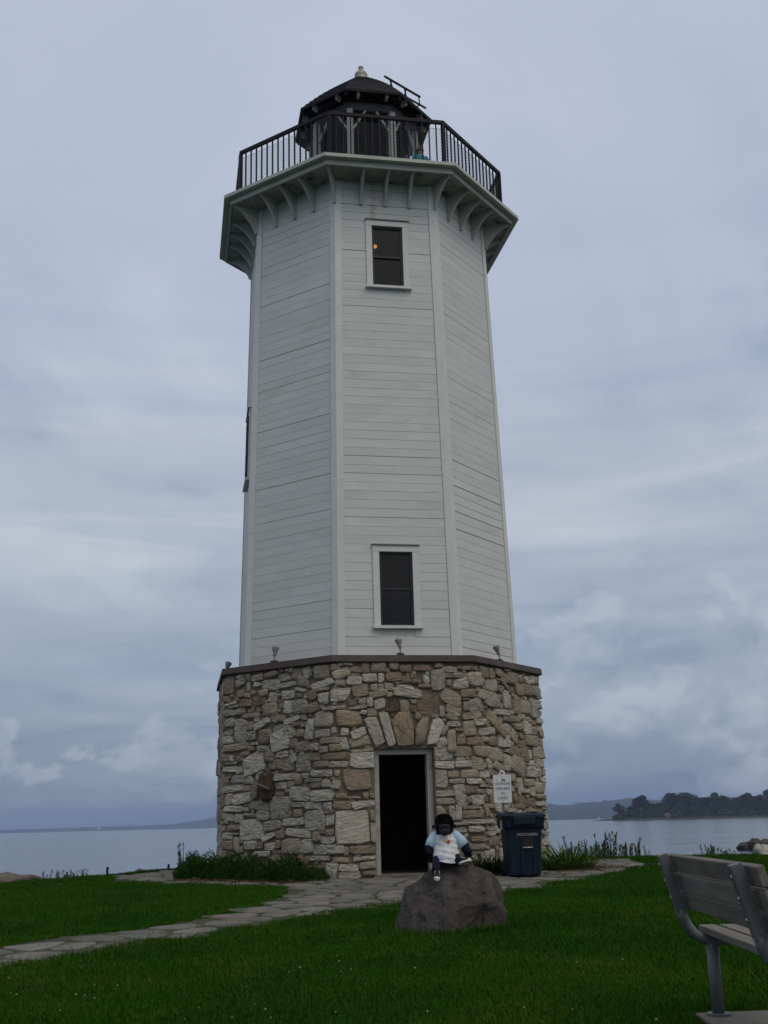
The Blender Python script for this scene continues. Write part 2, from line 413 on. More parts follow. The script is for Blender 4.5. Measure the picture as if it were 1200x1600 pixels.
def poly_dist(P, X, Y):
    d = np.full(np.shape(X), 1e9); n = len(P)
    for i in range(n):
        a, b = P[i], P[(i+1) % n]; e = b-a
        t = np.clip(((X-a[0])*e[0]+(Y-a[1])*e[1])/(e@e), 0, 1); d = np.minimum(d, np.hypot(X-a[0]-t*e[0], Y-a[1]-t*e[1]))
    return np.where(in_poly(P, X, Y), -d, d)
PATH_DIRT = mat('sandy path joints', (.060, .052, .034), .95, .3, 3, .6, 40, tint=(.028, .042, .012))
FLAG = mat('grey buff flagstone', (.150, .142, .124), .9, .25, 2.5, .7, 14, obj_var=.22, tint=(.122, .110, .092), bdist=.02, dirt=(.065, .060, .042), dscale=2, dlo=.5, dhi=.75)
def build_path():
    # bed: fine grid clipped to the path outline, 4 mm above the lawn
    st = .16; xs = np.arange(-6.6, 5.8, st); ys = np.arange(-16, 5.2, st); X, Y = np.meshgrid(xs, ys)
    ok = poly_dist(PA, X+st/2, Y+st/2) < .06
    nx = len(xs); V = np.stack([X, Y, height(X, Y)+.006], -1).reshape(-1, 3)
    jj, ii = np.nonzero(ok[:-1, :-1]); i = jj*nx+ii
    bed = np_mesh('path', V, np.stack([i, i+1, i+nx+1, i+nx], -1), PATH_DIRT, smooth=True, kind='structure')
    # stones: clipped Voronoi cells, irregular sizes
    rnd = random.Random(11); sites = []
    for _ in range(9000):
        x, y = rnd.uniform(-7, 6), rnd.uniform(-16.5, 5.5)
        d = float(poly_dist(PA, np.array([x]), np.array([y]))[0])
        if d > .8: continue
        r = rnd.uniform(.26, .62)
        if y > -4 and x > 1.5: r *= .8
        if all(math.hypot((x-a)*.88, y-b) > min(r, q) for a, b, q, _d in sites): sites.append((x, y, r, d))
    for x, y, r, d in sites:
        if d > -.05 or math.hypot(x, y) < 3.3 or y < -15.6: continue
        poly = [(x-1.2, y-1.2), (x+1.2, y-1.2), (x+1.2, y+1.2), (x-1.2, y+1.2)]
        for a, b, q, _d in sites:
            if (a, b) == (x, y) or abs(a-x)+abs(b-y) > 3.2: continue
            nx_, ny_ = a-x, b-y; L = math.hypot(nx_, ny_); nx_ /= L; ny_ /= L; lim = L/2-.030
            new = []
            for i in range(len(poly)):
                p, s_ = poly[i], poly[(i+1) % len(poly)]
                dp, ds = (p[0]-x)*nx_+(p[1]-y)*ny_-lim, (s_[0]-x)*nx_+(s_[1]-y)*ny_-lim
                if dp <= 0: new.append(p)
                if dp*ds < 0:
                    t = dp/(dp-ds); new.append((p[0]+(s_[0]-p[0])*t, p[1]+(s_[1]-p[1])*t))
            poly = new
            if not poly: break
        if len(poly) < 3: continue
        # round and roughen the outline
        pts = []; n = len(poly)
        for i in range(n):
            p, s_ = Vector(poly[i]), Vector(poly[(i+1) % n]); l = (s_-p).length
            k = 1 if l < .12 else (2 if l < .4 else 4)
            for j in range(k):
                t = (j+.5)/k if k > 1 else .5
                t = .14+.72*t
                q = p.lerp(s_, t); pts.append(q+Vector((rnd.uniform(-1, 1), rnd.uniform(-1, 1)))*.014)
        if len(pts) < 4: continue
        cx = sum(p.x for p in pts)/len(pts); cy = sum(p.y for p in pts)/len(pts)
        if math.hypot(cx, cy) < 3.45: continue
        tx, ty, h = rnd.uniform(-.010, .010), rnd.uniform(-.010, .010), rnd.uniform(.010, .022)
        o = Vector((cx, cy, gz(cx, cy))); m = M(); n = len(pts)
        def zz(p, e): return gz(p.x, p.y)-o.z+e+(p.x-cx)*tx+(p.y-cy)*ty
        V = [(p.x-cx, p.y-cy, zz(p, -.05)) for p in pts]+[(p.x-cx, p.y-cy, zz(p, h*.55)) for p in pts]
        inn = [Vector((cx, cy)).lerp(p, .93) for p in pts]
        V += [(p.x-cx, p.y-cy, zz(p, h)) for p in inn]
        mid = [Vector((cx, cy)).lerp(p, .45) for p in pts]
        V += [(p.x-cx, p.y-cy, zz(p, h+rnd.uniform(-.002, .007))) for p in mid]+[(0, 0, h+.003)]
        F = [(r*n+i, r*n+(i+1) % n, (r+1)*n+(i+1) % n, (r+1)*n+i) for r in range(3) for i in range(n)]+[(3*n+i, 3*n+(i+1) % n, 4*n) for i in range(n)]
        ob = m.add(V, F).build('flagstone', FLAG, bed); ob.location = o
build_path()
MULCH = mat('brown bark mulch', (.085, .045, .024), .95, .45, 18, .8, 60, tint=(.12, .07, .04))
def mulch_patch(cx, cy, rx, ry, rz):
    rnd = random.Random(int(cx*100)); V, F = [], []
    for _ in range(1500):
        a = rnd.uniform(0, 2*PI); r = math.sqrt(rnd.random()); lx, ly = rx*r*math.cos(a), ry*r*math.sin(a)
        x = cx+lx*math.cos(rz)-ly*math.sin(rz); y = cy+lx*math.sin(rz)+ly*math.cos(rz)
        z = gz(x, y)+.012+.02*(1-r)+rnd.uniform(0, .012); b = rnd.uniform(0, PI); l, w = rnd.uniform(.015, .045), rnd.uniform(.006, .014)
        u = Vector((math.cos(b), math.sin(b), rnd.uniform(-.3, .3)))*l; w_ = Vector((-math.sin(b), math.cos(b), rnd.uniform(-.3, .3)))*w
        p = Vector((x, y, z)); k = len(V); V += [p-u-w_, p+u-w_, p+u+w_, p-u+w_]; F.append((k, k+1, k+2, k+3))
    m = M(); m.add(V, F)
    n = 22; ring = [(cx+(rx*1.02*math.cos(2*PI*i/n))*math.cos(rz)-(ry*1.02*math.sin(2*PI*i/n))*math.sin(rz), cy+(rx*1.02*math.cos(2*PI*i/n))*math.sin(rz)+(ry*1.02*math.sin(2*PI*i/n))*math.cos(rz)) for i in range(n)]
    m.add([(x, y, gz(x, y)+.010) for x, y in ring]+[(cx, cy, gz(cx, cy)+.032)], [(i, (i+1) % n, n) for i in range(n)])
    m.build('bark_mulch', MULCH, kind='stuff')
mulch_patch(3.75, -1.9, 1.25, .75, rad(55))
mulch_patch(2.05, -3.35, .7, .35, rad(30))
mulch_patch(-2.4, -3.5, 1.6, .35, rad(-32))
CONC = mat('grey buff concrete pad', (.17, .155, .125), .9, .2, 4, .4, 50, tint=(.14, .13, .10))
M().prism([(1.86, -16.54, -.32), (4.2, -16.40, -.32), (4.3, -19.4, -.32), (1.80, -19.6, -.32)][::-1], (0, 0, .055)).build('concrete_pad', CONC, kind='structure')

# ------------------------------------------------------------------ the lighthouse
C8 = math.cos(PI/8); S8 = math.sin(PI/8)
def az(k): return rad(-90+TOWER_D+45*k)
def nrm(k): return Vector((math.cos(az(k)), math.sin(az(k)), 0))
def tan(k): return Vector((-math.sin(az(k)), math.cos(az(k)), 0))
def vtx(k, R, z): a = az(k)+PI/8; return Vector((R*math.cos(a), R*math.sin(a), z))
def oct_ring(R, z): return [vtx(k, R, z) for k in range(8)]
def oct_tube(m, rings):
    """rings: (R, z) list; lofted octagon side walls"""
    V = [p for R, z in rings for p in oct_ring(R, z)]
    F = [(r*8+i, r*8+(i+1) % 8, (r+1)*8+(i+1) % 8, (r+1)*8+i) for r in range(len(rings)-1) for i in range(8)]
    return m.add(V, F)
RB, RW0, RW1, ZC, ZT = 3.392, 2.9601, 2.7497, 3.8132, 13.3005
def rw(z): return RW0+(RW1-RW0)*(z-ZC)/(ZT-ZC)
def wp(k, s, z, off=0.0): return nrm(k)*(rw(z)*C8+off)+tan(k)*s+Vector((0, 0, z))      # point on the white wall
def bp(k, s, z, off=0.0): return nrm(k)*(RB*C8+off)+tan(k)*s+Vector((0, 0, z))          # point on the stone wall

LH = thing('lighthouse', (0, 0, 0), 'tall white eight sided lighthouse on a rough stone base with a railed gallery', 'lighthouse')

# --- stone base: mortar wall with a doorway, stones set into it
D0, D1, DZ = -.575, .505, 2.15
def wall_face(m, k, R, z0, z1, holes, flip=False):
    """one octagon side from z0 to z1 as strips around rectangular holes (s0, s1, za, zb); R may be a function of z"""
    Rf = R if callable(R) else (lambda z: R)
    zs = sorted({z0, z1, *[h[2] for h in holes], *[h[3] for h in holes]})
    for a, b in zip(zs[:-1], zs[1:]):
        hs = sorted([h for h in holes if h[2] <= a and h[3] >= b]); cur = None; segs = []
        for h in hs: segs.append((cur, h[0])); cur = h[1]
        segs.append((cur, None))
        for s0, s1 in segs:
            P = []
            for z, s, e in ((a, s0, -1), (a, s1, 1), (b, s1, 1), (b, s0, -1)):
                ss = s if s is not None else e*Rf(z)*S8
                P.append(nrm(k)*Rf(z)*C8+tan(k)*ss+Vector((0, 0, z)))
            m.add(P[::-1] if flip else P, [(0, 1, 2, 3)])
m = M()
for k in range(8):
    h = [(D0, D1, -.3, DZ)] if k == 0 else []
    wall_face(m, k, RB, -.3, 3.70, h); wall_face(m, k, RB-.45, -.3, 3.70, h, True)
ins = -.45
q = lambda s, z, o: bp(0, s, z, o)
m.add([q(D0, -.3, 0), q(D0, DZ, 0), q(D0, DZ, ins), q(D0, -.3, ins)], [(0, 1, 2, 3)])
m.add([q(D1, -.3, 0), q(D1, DZ, 0), q(D1, DZ, ins), q(D1, -.3, ins)], [(3, 2, 1, 0)])
m.add([q(D0, DZ, 0), q(D1, DZ, 0), q(D1, DZ, ins), q(D0, DZ, ins)], [(0, 1, 2, 3)])
BASE = m.build('stone_base', MORTAR, LH)
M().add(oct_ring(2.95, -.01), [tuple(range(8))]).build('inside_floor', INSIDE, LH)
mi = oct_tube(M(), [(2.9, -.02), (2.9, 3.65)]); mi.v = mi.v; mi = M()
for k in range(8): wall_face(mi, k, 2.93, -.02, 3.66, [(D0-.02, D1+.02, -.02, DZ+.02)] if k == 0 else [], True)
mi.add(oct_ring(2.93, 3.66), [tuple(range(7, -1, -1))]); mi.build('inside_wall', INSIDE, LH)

TINT = {'w': ((.385, .355, .30), (.42, .395, .34), (.35, .325, .272)), 'g': ((.30, .275, .228), (.325, .30, .25), (.275, .255, .212)), 't': ((.305, .262, .20), (.33, .287, .225), (.285, .245, .188)),
        'b': ((.25, .207, .158), (.275, .23, .178), (.228, .188, .144)), 'r': ((.218, .164, .124), (.24, .182, .138), (.20, .15, .115)), 'o': ((.255, .20, .138), (.27, .218, .15), (.24, .19, .13)), 'd': ((.115, .088, .064), (.10, .078, .06), (.125, .096, .074))}
def stone_mat():
    def ex(nt, c, mx, mr, nz, vec):
        N, K = nt.nodes.new, nt.links.new
        mp = N('ShaderNodeMapping'); mp.inputs['Scale'].default_value = (1.0, 5.5, 1); K(vec, mp.inputs[0])
        n = N('ShaderNodeTexNoise'); n.inputs['Scale'].default_value = 5.0; n.inputs['Detail'].default_value = 7; n.inputs['Distortion'].default_value = .5; K(mp.outputs[0], n.inputs['Vector'])
        c = mx('MULTIPLY', 1.0, c, mr(n.outputs[0], .36, .62, .80, 1.10))
        v = N('ShaderNodeTexVoronoi'); v.feature = 'DISTANCE_TO_EDGE'; v.inputs['Scale'].default_value = 3.0
        mp2 = N('ShaderNodeMapping'); mp2.inputs['Scale'].default_value = (1.0, 1.7, 1); K(vec, mp2.inputs[0]); K(mp2.outputs[0], v.inputs['Vector'])
        crack = mr(v.outputs['Distance'], .0, .035, .48, 1.0)
        c = mx('MULTIPLY', mr(nz(1.7, 2), .50, .60, 0, 1), c, crack)
        b = nt.nodes['Principled BSDF']; bn = N('ShaderNodeBump'); bn.inputs['Strength'].default_value = .75; bn.inputs['Distance'].default_value = .03
        ad = N('ShaderNodeMath'); ad.operation = 'ADD'; K(n.outputs[0], ad.inputs[0]); K(nz(26, 6), ad.inputs[1]); K(ad.outputs[0], bn.inputs['Height']); K(bn.outputs[0], b.inputs['Normal'])
        return c
    return mat('split fieldstone', (.3, .3, .3), .9, .16, 7, 0, 20, attr='tint', uv='stone_uv', extra=ex, spec=.2)
STONE = stone_mat()
SIDE = 2*RB*S8
def wall_map(u, z, off):
    k = int(math.floor(u/SIDE+.5)); s = u-k*SIDE; hw = SIDE/2; n = nrm(k)
    e = hw-abs(s)
    if e < .13:
        n = n.lerp((n+nrm(k+(1 if s > 0 else -1))).normalized(), 1-e/.13).normalized()
    return nrm(k)*RB*C8+tan(k)*s+n*off+Vector((0, 0, z))
srnd = random.Random(5)
def stone_shape(out, depth, rough, rnd):
    """out: outline (u, z) counter-clockwise; returns vertices and faces in wall space, uv"""
    n = len(out); cu = sum(p[0] for p in out)/n; cz = sum(p[1] for p in out)/n
    tx, tz = rnd.uniform(-.10, .10), rnd.uniform(-.13, .05)
    rings = [(1.0, -.05), (1.0, depth*.45), (.92, depth*.92), (.58, depth*1.03)]
    V, UV = [], []
    for f, d in rings:
        for u, z in out:
            uu, zz = cu+(u-cu)*f, cz+(z-cz)*f; dd = d
            if d > 0: dd += rnd.uniform(-1, 1)*rough*(.6 if f == 1 else 1)+(uu-cu)*tx+(zz-cz)*tz
            V.append((uu, zz, dd)); UV.append((uu-cu, zz-cz))
    V.append((cu, cz, depth*1.05+rnd.uniform(-1, 1)*rough)); UV.append((0, 0))
    F = [(r*n+i, r*n+(i+1) % n, (r+1)*n+(i+1) % n, (r+1)*n+i) for r in range(3) for i in range(n)]+[(3*n+i, 3*n+(i+1) % n, 4*n) for i in range(n)]
    return V, F, UV, (cu, cz)
def stone_object(name, shapes, parent, smooth, mapper=None):
    """shapes: list of (V, F, UV, colour, uv turn, uv offset); one mesh object with tint and uv"""
    mp_ = mapper or wall_map
    V, F, C, U = [], [], [], []
    for v, f, uv, c, ang, off in shapes:
        o = len(V); V += [mp_(*p) for p in v]; F += [tuple(i+o for i in q_) for q_ in f]; C += [c]*len(v)
        ca, sa = math.cos(ang), math.sin(ang); U += [(a*ca-b*sa+off[0], a*sa+b*ca+off[1]) for a, b in uv]
    me = bpy.data.meshes.new(name); me.from_pydata([tuple(p) for p in V], [], F); me.update()
    at = me.attributes.new('tint', 'FLOAT_COLOR', 'POINT'); at.data.foreach_set('color', np.array([(*c, 1) for c in C], np.float32).ravel())
    lay = me.uv_layers.new(name='stone_uv'); li = np.zeros(len(me.loops), np.int32); me.loops.foreach_get('vertex_index', li)
    lay.data.foreach_set('uv', np.array(U, np.float32)[li].ravel())
    if smooth: me.shade_smooth()
    return link(name, me, STONE, parent)
def rough_outline(u, z, w, h, ang, rnd):
    """angular split stone: a jittered four to seven cornered outline, corners slightly worn"""
    c = [[x*(1+rnd.uniform(-.17, .10)), y*(1+rnd.uniform(-.20, .10))] for x, y in ((-1, -1), (1, -1), (1, 1), (-1, 1))]
    asp = max(w, h)/min(w, h)
    if asp < 1.9 and rnd.random() < .22:
        i = rnd.randrange(4); c[i] = [c[i][0]*rnd.uniform(.25, .6), c[i][1]*rnd.uniform(.8, 1)]
    P = []
    for i in range(4):
        a, b, d = c[i-1], c[i], c[(i+1) % 4]
        if rnd.random() < (.6 if asp < 1.9 else .4):
            f, g_ = rnd.uniform(.12, .42), rnd.uniform(.12, .42); P += [[b[0]+(a[0]-b[0])*f*.5, b[1]+(a[1]-b[1])*f*.5], [b[0]+(d[0]-b[0])*g_*.5, b[1]+(d[1]-b[1])*g_*.5]]
        else: P.append(b)
        if rnd.random() < .3:
            e = rnd.uniform(.02, .14); P.append([(b[0]+d[0])/2*(1+e), (b[1]+d[1])/2*(1+e)])
    ca, sa = math.cos(ang), math.sin(ang); n = len(P); out = []
    for i in range(n):
        a, b = P[i], P[(i+1) % n]; l = math.hypot((a[0]-b[0])*w/2, (a[1]-b[1])*h/2)
        for t in ((.12, .88) if l < .17 else (.08, .5, .92)):
            x, y = (a[0]+(b[0]-a[0])*t+rnd.uniform(-.02, .02))*w*.545, (a[1]+(b[1]-a[1])*t+rnd.uniform(-.02, .02))*h*.55
            out.append((u+x*ca-y*sa, z+x*sa+y*ca))
    return out
